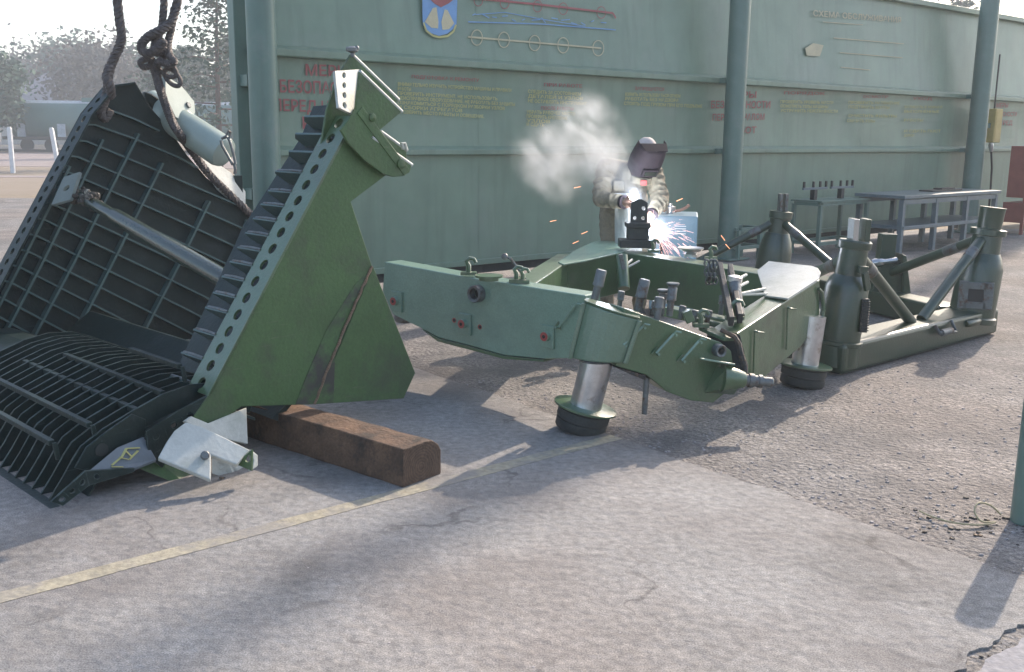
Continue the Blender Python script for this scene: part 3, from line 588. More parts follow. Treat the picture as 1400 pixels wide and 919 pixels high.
# outer hinge box of the far side (pale in the sun)
bx = lambda x, y, o=0: onp(x, y, B0 - w * (D + .12 + o), w)
ARN = V((.9, -.32, .30)).normalized(); AP = at(245, 140, 7.55)
AQ = lambda x, y, o=0.0: onp(x, y, AP + ARN * o, ARN)
part(MB().prism([AQ(226, 103), AQ(248, 117), AQ(266, 139), AQ(267, 154), AQ(258, 172), AQ(240, 160), AQ(226, 130)], -ARN * .05), 'hinge_lug', 'armpaint', .004)
ca_, cb_ = at(205, 142, 7.72), at(309, 211, 7.42)
part(MB().lathe(ca_, cb_ - ca_, [(0, .11), ((cb_ - ca_).length - .06, .122), ((cb_ - ca_).length - .02, .11), ((cb_ - ca_).length, .07)], 32), 'hinge_arm', 'armpaint', 0, smooth=True)
part(MB().prism([AQ(268, 204, -.1), AQ(316, 236, -.1), AQ(336, 262, -.1), AQ(336, 290, -.1), AQ(300, 258, -.1)], -ARN * .03), 'outer_plate', 'palesheen', .004)
part(MB().prism([bx(198, 125, -.05), bx(208, 128, -.05), bx(222, 138, -.05), bx(234, 160, -.05), bx(233, 176, -.05), bx(212, 158, -.05), bx(198, 138, -.05)], -w * .05), 'hinge_boss', 'bucketin', .012)
part(MB().lathe(AQ(257, 144, .001), ARN, [(0, .024), (.014, .024)], 6), 'bolt_head', 'worn', .002)
mb = MB(); ring_pts = [(303, 190), (309, 186), (314, 192), (318, 206), (322, 224), (318, 225), (311, 212), (304, 200), (302, 192)]
mb.sweep([at(x, y, 7.22) for x, y in ring_pts], .011, 8); mb.sweep([at(307, 190, 7.22), at(313, 178, 7.22), at(315, 180, 7.22), at(313, 193, 7.22)], .008, 6); mb.sweep([at(320, 224, 7.22), at(322, 232, 7.22), at(321, 238, 7.22)], .012, 8)
part(mb, 'shackle', 'worn', 0, smooth=True)
part(MB().box(bx(324, 252, -.03), h * .07, w * .06, Z * .14), 'mount_lug', 'bucketin', .004)
# cross pipe with burnt wrapping
pa, pb = Lp(105, 266, .20), at(318, 388, 5.35)
pd = (pb - pa)
part(MB().lathe(pa, pd, [(0, .040), (.62, .040), (.63, .052), (pd.length, .054)], 20), 'cross_pipe', 'pipepaint', 0, smooth=True)
mb = MB()
for i in range(60):
    t = rnd.uniform(-.06, .30); a = rnd.uniform(0, 6.28); e = pd.normalized(); f1 = e.cross(Z).normalized(); f2 = e.cross(f1)
    c = pa + e * t + (f1 * math.cos(a) + f2 * math.sin(a)) * rnd.uniform(.03, .06); r_ = rnd.uniform(.012, .03)
    mb.ball(c, r_, 5, (1, rnd.uniform(.6, 1), rnd.uniform(.6, 1.2)))
part(mb, 'burnt_wrapping', mat('burnt_wrapping', (.07, .06, .05), .9, var=.4, vscale=20, bump=.6, col2=(.5, .45, .36), c2scale=11, c2lo=.53, c2hi=.62), 0)
mpq = [Lp(70, 280, .22), Lp(87, 242, .22), Lp(109, 235, .30), Lp(96, 273, .30)]
part(MB().holed(mpq, .022, fn * .02, 14), 'mount_plate', mat('mount_plate_paint', (.19, .22, .2), .5, var=.15), 0)
# ---- slatted floor
SI = -.10
prof = [(64, 690), (86, 654), (100, 628), (111, 611), (140, 588), (181, 563), (222, 540), (262, 515), (305, 490)]
pr3 = [S(x, y, SI) for x, y in prof[:7]]
q_h = (pr3[-1] - B0).dot(h); q_z = pr3[-1].z
pr3 += [pr3[-1] + h * a + Z * b for a, b in ((.14, .022), (.28, .012), (.40, -.035), (.50, -.085))]
# smooth the back of the profile so the floor rises under the far plate
NS = 18; span = 1.72; far = D - .25
def inn(i):
    a = pr3[max(0, i - 1)]; b = pr3[min(len(pr3) - 1, i + 1)]; t = (b - a).normalized(); n = w.cross(t).normalized()
    return -n if n.z > 0 else n
INN = [inn(i) for i in range(len(pr3))]
for k in range(NS):
    o = -w * (span * k / (NS - 1)) + V((0, 0, rnd.uniform(-.003, .003)))
    top = [p + o for p in pr3]; bot = [p + INN[i] * (.105 if i not in (0,) else .03) + o for i, p in enumerate(pr3)]
    n = len(top); vs = top + bot; vs = vs + [p - w * .012 for p in vs]; fs = []
    for i in range(n - 1):
        fs += [(i, i + 1, n + i + 1, n + i), (2 * n + i, 3 * n + i, 3 * n + i + 1, 2 * n + i + 1), (i, 2 * n + i, 2 * n + i + 1, i + 1), (n + i, n + i + 1, 3 * n + i + 1, 3 * n + i)]
    fs += [(0, n, 3 * n, 2 * n), (n - 1, 3 * n - 1, 4 * n - 1, 2 * n - 1)]
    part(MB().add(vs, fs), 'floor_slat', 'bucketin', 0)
for (x, y, s0, s1e) in ((68, 604, .05, 1.72), (120, 580, .05, 1.16), (184, 560, .05, 1.36), (220, 537, .05, 1.12), (243, 500, .05, .50)):
    a = S(x, y, SI - s0); part(MB().bar(a + w * .02, a - w * s1e, .026, .024), 'cross_bar', 'bucketin', .003)
    part(MB().prism([a + w * .02, a + w * .032, a + w * .032 - Z * .08 + h * .01, a + w * .02 - Z * .08 + h * .01], h * .02), 'bar_end', 'bucketin', .002)
part(MB().bar(pr3[0] + w * .10, pr3[0] - w * far, .05, .03), 'lip_bar', 'bucketin', .004)
# shell under the slats
mb = MB(); n = len(pr3); sh = [p + INN[i] * .115 + w * .06 for i, p in enumerate(pr3)]; sh2 = [p + INN[i] * .02 for i, p in enumerate(sh)]
vs = sh + [p - w * (far + .12) for p in sh]; vs += [p + Z * -.015 for p in vs]; fs = []
for i in range(n - 1):
    fs += [(i, i + 1, n + i + 1, n + i), (2 * n + i, 3 * n + i, 3 * n + i + 1, 2 * n + i + 1)]
fs += [(i, 2 * n + i, 2 * n + i + 1, i + 1) for i in range(n - 1)] + [(n + i, n + i + 1, 3 * n + i + 1, 3 * n + i) for i in range(n - 1)]
part(mb.add(vs, fs), 'floor_shell', 'bucketin', 0)
BPP = [V((*(B0 + h * a)[:2], z_)) - w * .06 for a, z_ in ((.20, .16), (.44, .33), (.46, .33), (.24, .14))]
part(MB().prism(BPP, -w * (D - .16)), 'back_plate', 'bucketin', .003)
# end cheek with big hole, lower perforated cheek flange and stencilled plate
chk = [S(x, y, SI + .03) for x, y in ((102, 640), (118, 612), (146, 590), (181, 566), (200, 574), (198, 598), (150, 640), (120, 645))]
part(MB().prism(chk, -w * .012), 'end_cheek', 'bucketin', .003)
part(MB().lathe(S(139, 615, SI + .031), w, [(0, .030), (.004, .030)], 18), 'drain_hole', 'darkgap', 0)
pl_ = [(68, 688), (117, 644), (182, 640), (184, 645), (120, 668), (84, 694)]
lowc = [S(x, y, .05) for x, y in pl_]
mb = MB()
qs = [[S(70, 686, .05), S(117, 644, .05), S(122, 664, .05), S(86, 692, .05)], [S(117, 644, .05), S(184, 640, .05), S(184, 645, .05), S(122, 664, .05)]]
a, b, c, d_ = qs[0]
for i in range(3):
    mb.holed([a.lerp(b, i / 3), a.lerp(b, (i + 1) / 3), d_.lerp(c, (i + 1) / 3), d_.lerp(c, i / 3)], .012, -w * .012, 12)
a, b, c, d_ = qs[1]
mb.holed([a, a.lerp(b, .4), d_.lerp(c, .4), d_], .012, -w * .012, 12); mb.prism([a.lerp(b, .4), b, c, d_.lerp(c, .4)], -w * .012)
part(mb, 'cheek_flange', 'bucketin', 0)
sp = [S(120, 645, .02), S(160, 612, -.02), S(196, 597, -.04), S(214, 628, .02), S(182, 641, .04)]
PL = part(MB().prism(sp, -Z * .012 - h * .004), 'stencil_plate', mat('stencil_plate_paint', (.14, .165, .185), .4, var=.2, vscale=9), .002)
mb = MB(); so_ = V((0, 0, .004)) - h * .003
def stq(x, y): return onp(x, y, sp[0] + so_, (sp[1] - sp[0]).cross(sp[3] - sp[0]).normalized())
for a, b in (((152, 636), (166, 624)), ((166, 624), (172, 613)), ((172, 613), (191, 612)), ((152, 638), (168, 638)), ((163, 625), (176, 628)), ((176, 628), (188, 616)), ((172, 616), (180, 624))):
    mb.bar(stq(*a), stq(*b), .020, .002)
mb.build('stencil_mark', 'letyel', PL)
# sunlit bracket under the side plate
k = lambda x, y, Y: at(160 + x / 5.105, 520 + y / 5.105, Y)
KN1 = V((.30, -.60, .74)).normalized(); KN2 = V((.80, -.50, .33)).normalized()
def kp(x, y, P, n): return onp(160 + x / 5.105, 520 + y / 5.105, P, n)
K1 = k(480, 290, 4.40); K2 = k(915, 435, 4.68)
part(MB().prism([kp(x, y, K1, KN1) for x, y in ((285, 540), (345, 430), (400, 350), (480, 290), (600, 325), (930, 485), (885, 528), (838, 588), (657, 520), (655, 695))], -KN1 * .030), 'bracket_cover', 'palesheen', .006)
part(MB().prism([kp(x, y, K2, KN2) for x, y in ((470, 285), (520, 250), (640, 300), (905, 190), (915, 445), (700, 400))], -KN2 * .020), 'bracket_plate', 'palesheen', .004)
K3 = kp(930, 485, K1, KN1)
part(MB().prism([kp(x, y, K3, KN2) for x, y in ((930, 478), (985, 522), (985, 600), (938, 632), (955, 560))], -KN2 * .03), 'bracket_lug', 'palesheen', .005)
KN3 = V((-.35, -.93, .1)).normalized(); K4 = kp(885, 528, K1, KN1)
part(MB().holed([kp(x, y, K4, KN3) for x, y in ((840, 590), (890, 528), (942, 484), (938, 632))], .018, -KN3 * .010, 14, cu=.60, cv=.62), 'bracket_end', 'bucket', 0)
kb = kp(612, 528, K1, KN1); part(MB().lathe(kb, V((.3, -.75, .35)), [(0, .020), (.034, .020), (.038, .016)], 12), 'bracket_bolt', 'worn', 0, smooth=True)
part(MB().prism([k(110, 600, 4.36), k(250, 540, 4.42), k(545, 650, 4.52), k(540, 775, 4.44)], V((.05, .10, 0)) * .12), 'skirt_plate', 'bucket', .002)
part(MB().prism([k(660, 530, 4.48), k(780, 580, 4.52), k(872, 610, 4.60), k(872, 690, 4.57), k(830, 712, 4.54), k(660, 650, 4.46)], V((.05, .10, 0)) * .14), 'skirt_plate', 'palesheen', .002)
part(MB().prism([k(710, 675, 4.42), k(830, 712, 4.50), k(720, 740, 4.40)], V((.05, .10, 0)) * .14), 'skirt_foot', 'scorch', .002)

# ------------------------------------------------------------------ wire ropes
def twisted(path, r, turns, name, m='rope', parent=None, seg=None, strands=3):
    P = [V(p) for p in path]; n = seg or max(40, len(P) * 14); out = []
    def cr(t):
        f = t * (len(P) - 1); i = min(int(f), len(P) - 2); u = f - i
        p0, p1, p2, p3 = P[max(i - 1, 0)], P[i], P[i + 1], P[min(i + 2, len(P) - 1)]
        return .5 * ((2 * p1) + (p2 - p0) * u + (2 * p0 - 5 * p1 + 4 * p2 - p3) * u * u + (3 * p1 - p0 - 3 * p2 + p3) * u ** 3)
    mb = MB(); C = [cr(i / n) for i in range(n + 1)]
    for s_ in range(strands):
        pts = []; prev = None
        for i in range(n + 1):
            t = (C[min(i + 1, n)] - C[max(i - 1, 0)]).normalized()
            e = t.cross(V((0, 1, .2))).normalized() if prev is None else (prev - t * prev.dot(t)).normalized()
            prev = e; g = t.cross(e); a = turns * 2 * math.pi * i / n + s_ * 2 * math.pi / strands
            pts.append(C[i] + (e * math.cos(a) + g * math.sin(a)) * r * .52)
        mb.sweep(pts, r * .62, 6)
    return mb.build(name, m, parent, smooth=True)
yl = Lp(150, 130).y - .12
o = twisted([at(x, y, yl + dy) for x, y, dy in ((152, -150, 0), (160, -10, 0), (163, 25, 0), (166, 48, 0), (163, 64, 0), (154, 84, 0), (148, 104, .0), (147, 122, .0), (143, 138, -.02), (138, 152, -.04), (143, 162, -.02), (150, 152, .0))], .030, 13, 'wire_rope')
tag(o, 'single frayed wire rope hooked through the far top corner of the bucket', 'rope', 'wire ropes holding the bucket')
o2 = twisted([at(x, y, yl - .05 + dy) for x, y, dy in ((150, 92, 0), (146, 106, -.04), (150, 118, -.05), (152, 132, 0))], .03, 3, 'rope_splice', parent=o)
yk = Lp(215, 120).y - .1
RW = thing('wire_rope', at(215, 90, yk), 'knotted doubled wire rope with loops and a chain behind the pale hinge arm', 'rope', 'wire ropes holding the bucket')
twisted([at(x, y, yk + dy) for x, y, dy in ((232, -160, 0), (225, -10, 0), (223, 20, .0), (220, 42, 0), (212, 58, -.03), (214, 72, -.05), (226, 68, -.02), (222, 80, .04))], .026, 9, 'strand', parent=RW)
twisted([at(x, y, yk + dy) for x, y, dy in ((256, -160, .02), (243, -8, .02), (240, 12, .02), (234, 30, 0), (222, 40, -.05), (206, 48, -.07), (195, 58, -.07), (194, 68, -.06), (203, 73, -.07), (216, 66, -.08), (224, 56, -.08))], .030, 11, 'strand', parent=RW)
twisted([at(x, y, yk + dy) for x, y, dy in ((238, 12, .05), (234, 40, .05), (230, 60, .02), (232, 76, -.04), (238, 84, -.05), (230, 88, -.06), (218, 84, -.06), (214, 92, 0))], .026, 9, 'strand', parent=RW)
twisted([at(x, y, yk + dy) for x, y, dy in ((206, 80, -.04), (196, 82, -.05), (192, 86, -.04), (197, 92, -.03), (206, 90, 0))], .022, 5, 'strand', parent=RW)
for (cx, cy, a) in ((229, 95, .6), (236, 106, .8)):
    mb = MB(); c = at(cx, cy, yk); ca, sa = math.cos(a), math.sin(a)
    pts = []
    for i in range(21):
        t = 2 * math.pi * i / 20; u, v_ = .075 * math.cos(t), .042 * math.sin(t); pts.append(c + RIGHT * (u * ca - v_ * sa) - UP * (u * sa + v_ * ca) + FWD * .01 * math.sin(t))
    mb.sweep(pts, .017, 8).build('chain_link', 'rope', RW, smooth=True)
twisted([at(x, y, yk + dy) for x, y, dy in ((206, 80, 0), (213, 100, 0), (219, 122, -.02), (227, 145, -.03), (236, 168, -.04), (246, 184, -.05)) ] + [Lp(x, y, .04) for x, y in ((262, 206), (284, 236), (310, 262), (344, 294))], .030, 24, 'strand', parent=RW)

# ------------------------------------------------------------------ timber
A0, A1, A2 = onz(551, 667, 0), onz(607, 655, 0), onz(345, 600, 0)
ax = (A2 - A0).normalized(); wx = V((-ax.y, ax.x, 0)); wx = wx if wx.dot(A1 - A0) > 0 else -wx
ww, hh, Ln = .255, .185, 2.3
pro = [(0, 0), (ww, 0), (ww, hh * .66), (ww * .93, hh * .83), (ww * .78, hh * .96), (ww * .6, hh), (.004, hh)]
n = len(pro); mb = MB(); vs = []; NSEG = 30
for i in range(NSEG + 1):
    for (u, v_) in pro:
        j = rnd.uniform(-.003, .003) if i else 0
        vs.append(A0 + ax * (Ln * i / NSEG) + wx * (u + j) + Z * (v_ + (rnd.uniform(-.003, .003) if v_ > 0 else 0)))
fs = [(i * n + k_, i * n + (k_ + 1) % n, (i + 1) * n + (k_ + 1) % n, (i + 1) * n + k_) for i in range(NSEG) for k_ in range(n)] + [tuple(range(n)), tuple(range(NSEG * n, NSEG * n + n))]
tim = mb.add(vs, fs).build('timber_sleeper', 'wood', bevel=.006)
eg = mat('timber_end_grain', (.12, .075, .05), .85, var=.35, vscale=30, bump=.4, bscale=60); ntg = eg.node_tree; tcg = ntg.nodes.new('ShaderNodeTexCoord'); mpg = ntg.nodes.new('ShaderNodeMapping'); cgr = A0 + wx * .12 + Z * .07
mpg.inputs['Location'].default_value = tuple(-cgr); wv = ntg.nodes.new('ShaderNodeTexWave'); wv.wave_type = 'RINGS'; wv.rings_direction = 'SPHERICAL'; wv.inputs['Scale'].default_value = 22; wv.inputs['Distortion'].default_value = 6; wv.inputs['Detail'].default_value = 3
ntg.links.new(tcg.outputs['Object'], mpg.inputs['Vector']); ntg.links.new(mpg.outputs[0], wv.inputs['Vector'])
bg_ = ntg.nodes['Principled BSDF']; src_ = bg_.inputs['Base Color'].links[0].from_socket; mg = ntg.nodes.new('ShaderNodeMix'); mg.data_type = 'RGBA'; mg.blend_type = 'MULTIPLY'; mg.inputs[0].default_value = .32; ntg.links.new(src_, mg.inputs[6]); ntg.links.new(wv.outputs['Color'], mg.inputs[7]); ntg.links.new(mg.outputs[2], bg_.inputs['Base Color'])
tim.data.materials.append(eg)
for p_ in tim.data.polygons:
    if abs(p_.normal.dot(ax)) > .9: p_.material_index = 1
tag(tim, 'old brown timber sleeper lying on the concrete under the bucket', 'timber')

# ------------------------------------------------------------------ machine frame
ZT = .69
FR = thing('machine_frame', (.9, 6.2, 0), 'green box-section machine frame with corner jacks lying in front of the welder', 'machine frame')
FR.matrix_world = Matrix.Translation(V((.9, 6.2, 0)))
def fp(mb, name, m='green', bevel=.006, parent=None, **k_): return mb.build(name, m, parent or FR, bevel=bevel, **k_)
# near-left beam
nA, nB = onz(527, 360, .74), onz(800, 405, .70)
nd = V((nB.x - nA.x, nB.y - nA.y, 0)).normalized(); nn1 = V((nd.y, -nd.x, 0)); nn1 = nn1 if nn1.y < 0 else -nn1
N1 = lambda x, y, o=0.0: onp(x, y, nA + nn1 * o, nn1)
TH = .15
face1 = [(526, 358), (640, 379), (800, 404), (803, 489), (745, 491), (690, 486), (640, 472), (600, 462), (576, 449), (537, 430), (523, 398)]
fp(MB().prism([N1(x, y) for x, y in face1], -nn1 * TH), 'side_beam', 'sheenframe')
fp(MB().prism([N1(x, y, .004) - Z * .0 for x, y in ((576, 450), (600, 463), (640, 473), (690, 487), (744, 492), (744, 495), (688, 491), (640, 478), (598, 467))], -nn1 * .16), 'bottom_strip', 'green', .002)
def plateon(N, x, y, s_, m='sheenframe', hole='red', ang=.12):
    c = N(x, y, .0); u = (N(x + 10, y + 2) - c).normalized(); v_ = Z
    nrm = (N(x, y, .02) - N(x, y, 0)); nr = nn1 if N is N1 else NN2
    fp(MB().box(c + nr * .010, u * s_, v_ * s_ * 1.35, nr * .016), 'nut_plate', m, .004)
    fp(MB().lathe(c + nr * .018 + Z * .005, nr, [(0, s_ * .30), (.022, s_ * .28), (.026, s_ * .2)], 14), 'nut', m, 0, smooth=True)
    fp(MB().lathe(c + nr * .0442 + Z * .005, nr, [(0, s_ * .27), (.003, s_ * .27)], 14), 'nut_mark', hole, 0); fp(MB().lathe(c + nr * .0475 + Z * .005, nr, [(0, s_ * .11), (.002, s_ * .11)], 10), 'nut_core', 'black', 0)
NN2 = nn1
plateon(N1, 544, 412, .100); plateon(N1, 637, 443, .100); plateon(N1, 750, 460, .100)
for x, y in ((621, 438), (656, 447)):
    fp(MB().lathe(N1(x, y, .0008), nn1, [(0, .016), (.002, .016)], 14), 'red_hole', 'red', 0)
    fp(MB().lathe(N1(x, y, .003), nn1, [(0, .010), (.001, .010)], 12), 'hole_core', 'black', 0)
mb = MB(); c = N1(655, 401, 0); mb.lathe(c, nn1, [(0, .054), (.05, .054), (.055, .050), (.05, .036), (.004, .034)], 20, cap=False)
fp(mb, 'pipe_socket', 'worn', 0, smooth=True); fp(MB().lathe(N1(655, 401, .002), nn1, [(0, .03), (.004, .03)], 16), 'socket_core', 'black', 0)
fp(MB().lathe(N1(646, 399, .001), nn1, [(0, .013), (.002, .013)], 12), 'red_hole', 'red', 0)
def rod(N, xa, ya, xb, yb, nr):
    a, b = N(xa, ya, .028), N(xb, yb, .028); mb = MB().tube(a, b, .0075, n=8)
    for p, (x, y) in ((a, (xa, ya)), (b, (xb, yb))): mb.lathe(N(x, y, 0), nr, [(0, .008), (.034, .008)], 8)
    mb.sweep([a, a + V((.012, -.01, .018)), a + V((.04, -.012, .012))], .006, 6)
    fp(mb, 'tie_rod', 'sheenframe', 0, smooth=True)
    m_ = (N(xb, yb, .004)); u = (N(xb + 8, yb + 2, 0) - N(xb, yb, 0)).normalized()
    fp(MB().prism([m_ - u * .035 - Z * .01, m_ + u * .02 - Z * .012, m_ + Z * .035], nr * .01), 'rod_gusset', 'green', .002)
rod(N1, 785, 419, 764, 447, nn1)
# left leg stub under the far arm end
lg = onz(553, 472, 0)
# jack socket
JT = at(842, 415, 5.28); JT.z = .71; jb = onz(793, 588, 0); jb = V((jb.x, jb.y + .02, 0)); jd = (V((JT.x - .02, JT.y + .02, .71)) - jb).normalized()
js0 = (.41) / jd.z; js1 = .72 / jd.z
b0_ = jb + jd * js0; cen = V((b0_.x, b0_.y, b0_.z)); arc_ = []
ua = V((1, .0, 0)); fb_ = V((-.12, -1, 0)).normalized()
for i in range(9):
    t = i / 8 - .5; arc_.append(cen + ua * (t * .29) + fb_ * (.135 - .20 * t * t) + V((0, -.10 * t, 0)))
for p_ in (cen + ua * .145 - fb_ * .06, cen - ua * .145 - fb_ * .06): arc_.append(p_)
def sk_t(p_): return (p_ - cen).dot(ua) / .29
def sk_top(p_, e_=0.0): return p_ + jd * (js1 - js0 + e_) - Z * (sk_t(p_) * .075 + .038)
n_ = len(arc_); tops = [sk_top(p_) for p_ in arc_]
fp(MB().add(arc_ + tops, [tuple(range(n_)), tuple(range(2 * n_ - 1, n_ - 1, -1))] + [(i, (i + 1) % n_, n_ + (i + 1) % n_, n_ + i) for i in range(n_)]), 'jack_socket', 'halfsheen', .010, seg=3)
for i_ in (0, 8):
    p = arc_[i_] + fb_ * .002; q = tops[i_] + fb_ * .002 - Z * .006
    fp(MB().prism([p - ua * .012, p + ua * .012, q + ua * .012, q - ua * .012], fb_ * .018), 'socket_flange', 'halfsheen', .004)
rim_ = [sk_top(p_, .002) + (fb_ * .012 if k_ < 9 else V((0, 0, 0))) for k_, p_ in enumerate(arc_)]
fp(MB().prism(rim_, Z * .010), 'socket_cap', 'green', .003)
def jack(base, axis, top, r=.088, label=None):
    fp(MB().lathe(base + axis * .09, axis, [(0, r), (top - .09, r)], 28), 'jack_leg', 'steel', 0, smooth=True)
    fp(MB().lathe(base, axis, [(0, r * 1.55), (.01, r * 1.62), (.05, r * 1.62), (.055, r * 1.52), (.062, r * 1.52), (.066, r * 1.66), (.108, r * 1.66), (.112, r * 1.58), (.124, r * 1.58)], 36), 'foot_ring', 'rubber', 0, smooth=True)
    fp(MB().lathe(base + axis * .126, axis, [(0, r * 2.0), (.010, r * 2.0), (.014, r * 1.9)], 36), 'foot_disc', 'green', 0, smooth=True)
jack(jb, jd, js0 + .05)
mb = MB(); p = jb + jd * (js0 - .012); mb.sweep([p + V((.098 * math.cos(t * .35), .098 * math.sin(t * .35), 0)) for t in range(19)], .008, 6); fp(mb, 'clamp_ring', 'worn', 0, smooth=True)
# near-right beam (socket -> corner)
rA, rB = onz(862, 424, .69), at(985, 469, 5.42)
rd = V((rB.x - rA.x, rB.y - rA.y, 0)).normalized(); nn2 = V((rd.y, -rd.x, 0)); nn2 = nn2 if nn2.y < 0 else -nn2; NN2 = nn2
N2 = lambda x, y, o=0.0: onp(x, y, rA + nn2 * o, nn2)
face2 = [(853, 421), (985, 468), (1000, 480), (1004, 508), (995, 535), (975, 551), (945, 548), (912, 536), (884, 513), (842, 501)]
fp(MB().prism([N2(x, y) for x, y in face2], -nn2 * .16), 'side_beam')
fp(MB().prism([N2(841, 502, .004), N2(884, 514, .004), N2(882, 520, .004), N2(862, 512, .004)], -nn2 * .16), 'bottom_strip', 'scorch', .002)
for a in ((878, 447, 852, 472), (921, 457, 897, 483), (955, 467, 932, 493)): rod(N2, *a, nn2)
mb = MB(); mb.lathe(N2(980, 478, 0), nn2, [(0, .036), (.045, .036), (.05, .032), (.046, .022), (.004, .020)], 20, cap=False); fp(mb, 'pipe_socket', 'worn', 0, smooth=True)
fp(MB().lathe(N2(980, 478, .002), nn2, [(0, .022), (.003, .022)], 14), 'socket_core', 'black', 0)
# trunnion with gusset at the corner
tr0 = N2(992, 517, .07); trd = (nn2 * .30 + rd * .95 + V((0, 0, -.10))).normalized()
fp(MB().lathe(tr0 - trd * .02, trd, [(0, .078), (.07, .062), (.125, .044), (.13, .040)], 22), 'trunnion_cone', 'green', 0, smooth=True)
fp(MB().lathe(tr0 + trd * .108, trd, [(0, .034), (.02, .034), (.022, .040), (.05, .040), (.052, .032), (.075, .032), (.077, .037), (.098, .037), (.10, .028), (.155, .028), (.16, .024)], 22), 'trunnion_pin', 'worn', 0, smooth=True)
fp(MB().prism([N2(956, 491, .004), N2(1003, 499, .004), N2(1003, 500, .12) + rd * .01, N2(958, 492, .12)], Z * .010), 'gusset', 'sheenframe', .002)
fp(MB().add([N2(962, 537, .0), N2(980, 500, .0), N2(1004, 500, .0), N2(1004, 540, 0), N2(992, 506, .10), N2(1012, 516, .13), N2(1012, 526, .13), N2(996, 530, .10)], [(0, 1, 4, 7), (1, 2, 5, 4), (4, 5, 6, 7), (2, 3, 6, 5), (3, 0, 7, 6), (0, 3, 2, 1)]), 'gusset', 'green', .004)
fp(MB().tube(at(884, 516, 5.30), at(881, 566, 5.30), .017, .015), 'drain_pin', 'worn', 0, smooth=True)
# right beam (corner -> right leg)
sA, sB = at(1008, 462, 5.50), onz(1118, 384, .685)
sdv = V((sB.x - sA.x, sB.y - sA.y, 0)).normalized(); nn3 = V((sdv.y, -sdv.x, 0)); nn3 = nn3 if nn3.y < 0 else -nn3
N3 = lambda x, y, o=0.0: onp(x, y, sA + nn3 * o, nn3)
face3 = [(1008, 456), (1077, 410), (1121, 382), (1120, 440), (1095, 474), (1040, 520), (1022, 519), (1014, 480)]
fp(MB().prism([N3(x, y) for x, y in face3], -nn3 * .17), 'side_beam')
for xa, ya, yb in ((1077, 420, 478), (1032, 452, 512)):
    mb = MB().tube(N3(xa, ya, .012), N3(xa - 2, yb, .012), .006, n=8); mb.sweep([N3(xa, ya, .012), N3(xa + 4, ya + 2, .03), N3(xa + 12, ya + 3, .03)], .006, 6)
    fp(mb, 'tie_rod', 'green', 0, smooth=True)
mb = MB().sweep([N3(1119, 395, .01), N3(1124, 400, .02), N3(1126, 425, .02), N3(1122, 445, .02), N3(1116, 443, .01)], .012, 8); fp(mb, 'grab_handle', 'green', 0, smooth=True)
# dark plate painted in as the shaded gap, then the torn metal at the corner
mb = MB().prism([at(x, y, Y) for x, y, Y in ((1000, 452, 5.56), (1012, 458, 5.50), (1018, 480, 5.48), (1020, 505, 5.46), (1013, 515, 5.45), (1005, 490, 5.5), (998, 470, 5.54))], V((-.25, .12, 0)) * .5); fp(mb, 'gap_shade_plate', 'rubber', .004)
mb = MB(); tp = [(985, 451), (995, 456), (1004, 460), (1010, 470), (1013, 485), (1018, 500), (1018, 512)]
mb.sweep([at(x, y, 5.50 - .012 * i) for i, (x, y) in enumerate(tp)], .016, 7, rfun=lambda t: .8 + .4 * math.sin(t * 17) ** 2); fp(mb, 'torn_rim', 'scorch', 0, smooth=True)
fp(MB().prism([at(955, 447, 5.56), at(990, 462, 5.46), at(1012, 462, 5.52), at(985, 448, 5.66)], Z * -.02), 'corner_shelf', 'green', .003)
# top gusset plate and right jack
tp = [(1051, 357), (1110, 363.5), (1118, 366.5), (1122, 372), (1120, 380), (1077, 408), (1046, 404), (1035, 370)]
tpa, tpb, tpc = N3(1077, 409, .004), N3(1121, 379, .004), onz(1051, 357, .735); tpn = (tpb - tpa).cross(tpc - tpa).normalized(); tpn = tpn if tpn.z > 0 else -tpn
fp(MB().prism([onp(x, y, tpa + tpn * .016, tpn) for x, y in tp], tpn * -.012), 'corner_plate', 'palesheen', .002)  # pale colour paints the sheen on this green plate
rj = onz(1099, 528, 0); rj = V((rj.x, rj.y + .05, 0)); rjd = (V((rj.x + .045, rj.y + .02, .45)) - rj).normalized()
jack(rj, rjd, .46)
# far beam, left beam, back gusset plate
fA, fB = onz(850, 345, .68), onz(1040, 373, .68)
fdv = V((fB.x - fA.x, fB.y - fA.y, 0)); fdl = fdv.length; fdv = fdv.normalized(); nn4 = V((fdv.y, -fdv.x, 0)); nn4 = nn4 if nn4.y < 0 else -nn4
def beam3(a, b, nrm, th, hgt, name='side_beam'):
    return fp(MB().prism([a, b, b - Z * hgt, a - Z * hgt], -nrm * th), name)
beam3(fA - fdv * .05, fB + fdv * .12 - Z * .01, nn4, .20, .34)
bA, bB = onz(722, 394, .68), onz(768, 360, .68)
bdv = V((bB.x - bA.x, bB.y - bA.y, 0)).normalized(); nn5 = V((bdv.y, -bdv.x, 0)); nn5 = nn5 if nn5.x > 0 else -nn5
beam3(bA, onz(790, 348, .68), nn5, .16, .34)
beam3(onz(768, 360, .675), fA, V((.4, -.9, 0)).normalized(), .16, .33)
gp = [(763, 358), (786, 342), (812, 330), (838, 328), (868, 333), (852, 344), (800, 356), (770, 361)]
fp(MB().prism([onz(x, y, .69) for x, y in gp], Z * -.012), 'corner_plate', 'sheenframe', .002)
# back leg hidden behind the frame and left arm leg
for (x, y, tp_) in ((800, 425, .4),):
    p = onz(x, y, 0); jack(V((p.x, p.y, 0)), V((.06, .02, 1)).normalized(), .45)
LJ = V((lg.x + .06, 6.85, 0)); fp(MB().lathe(LJ + Z * .30, V((.08, 0, 1)), [(0, .05), (.02, .065), (.30, .065)], 20), 'jack_leg', 'worn', 0, smooth=True)
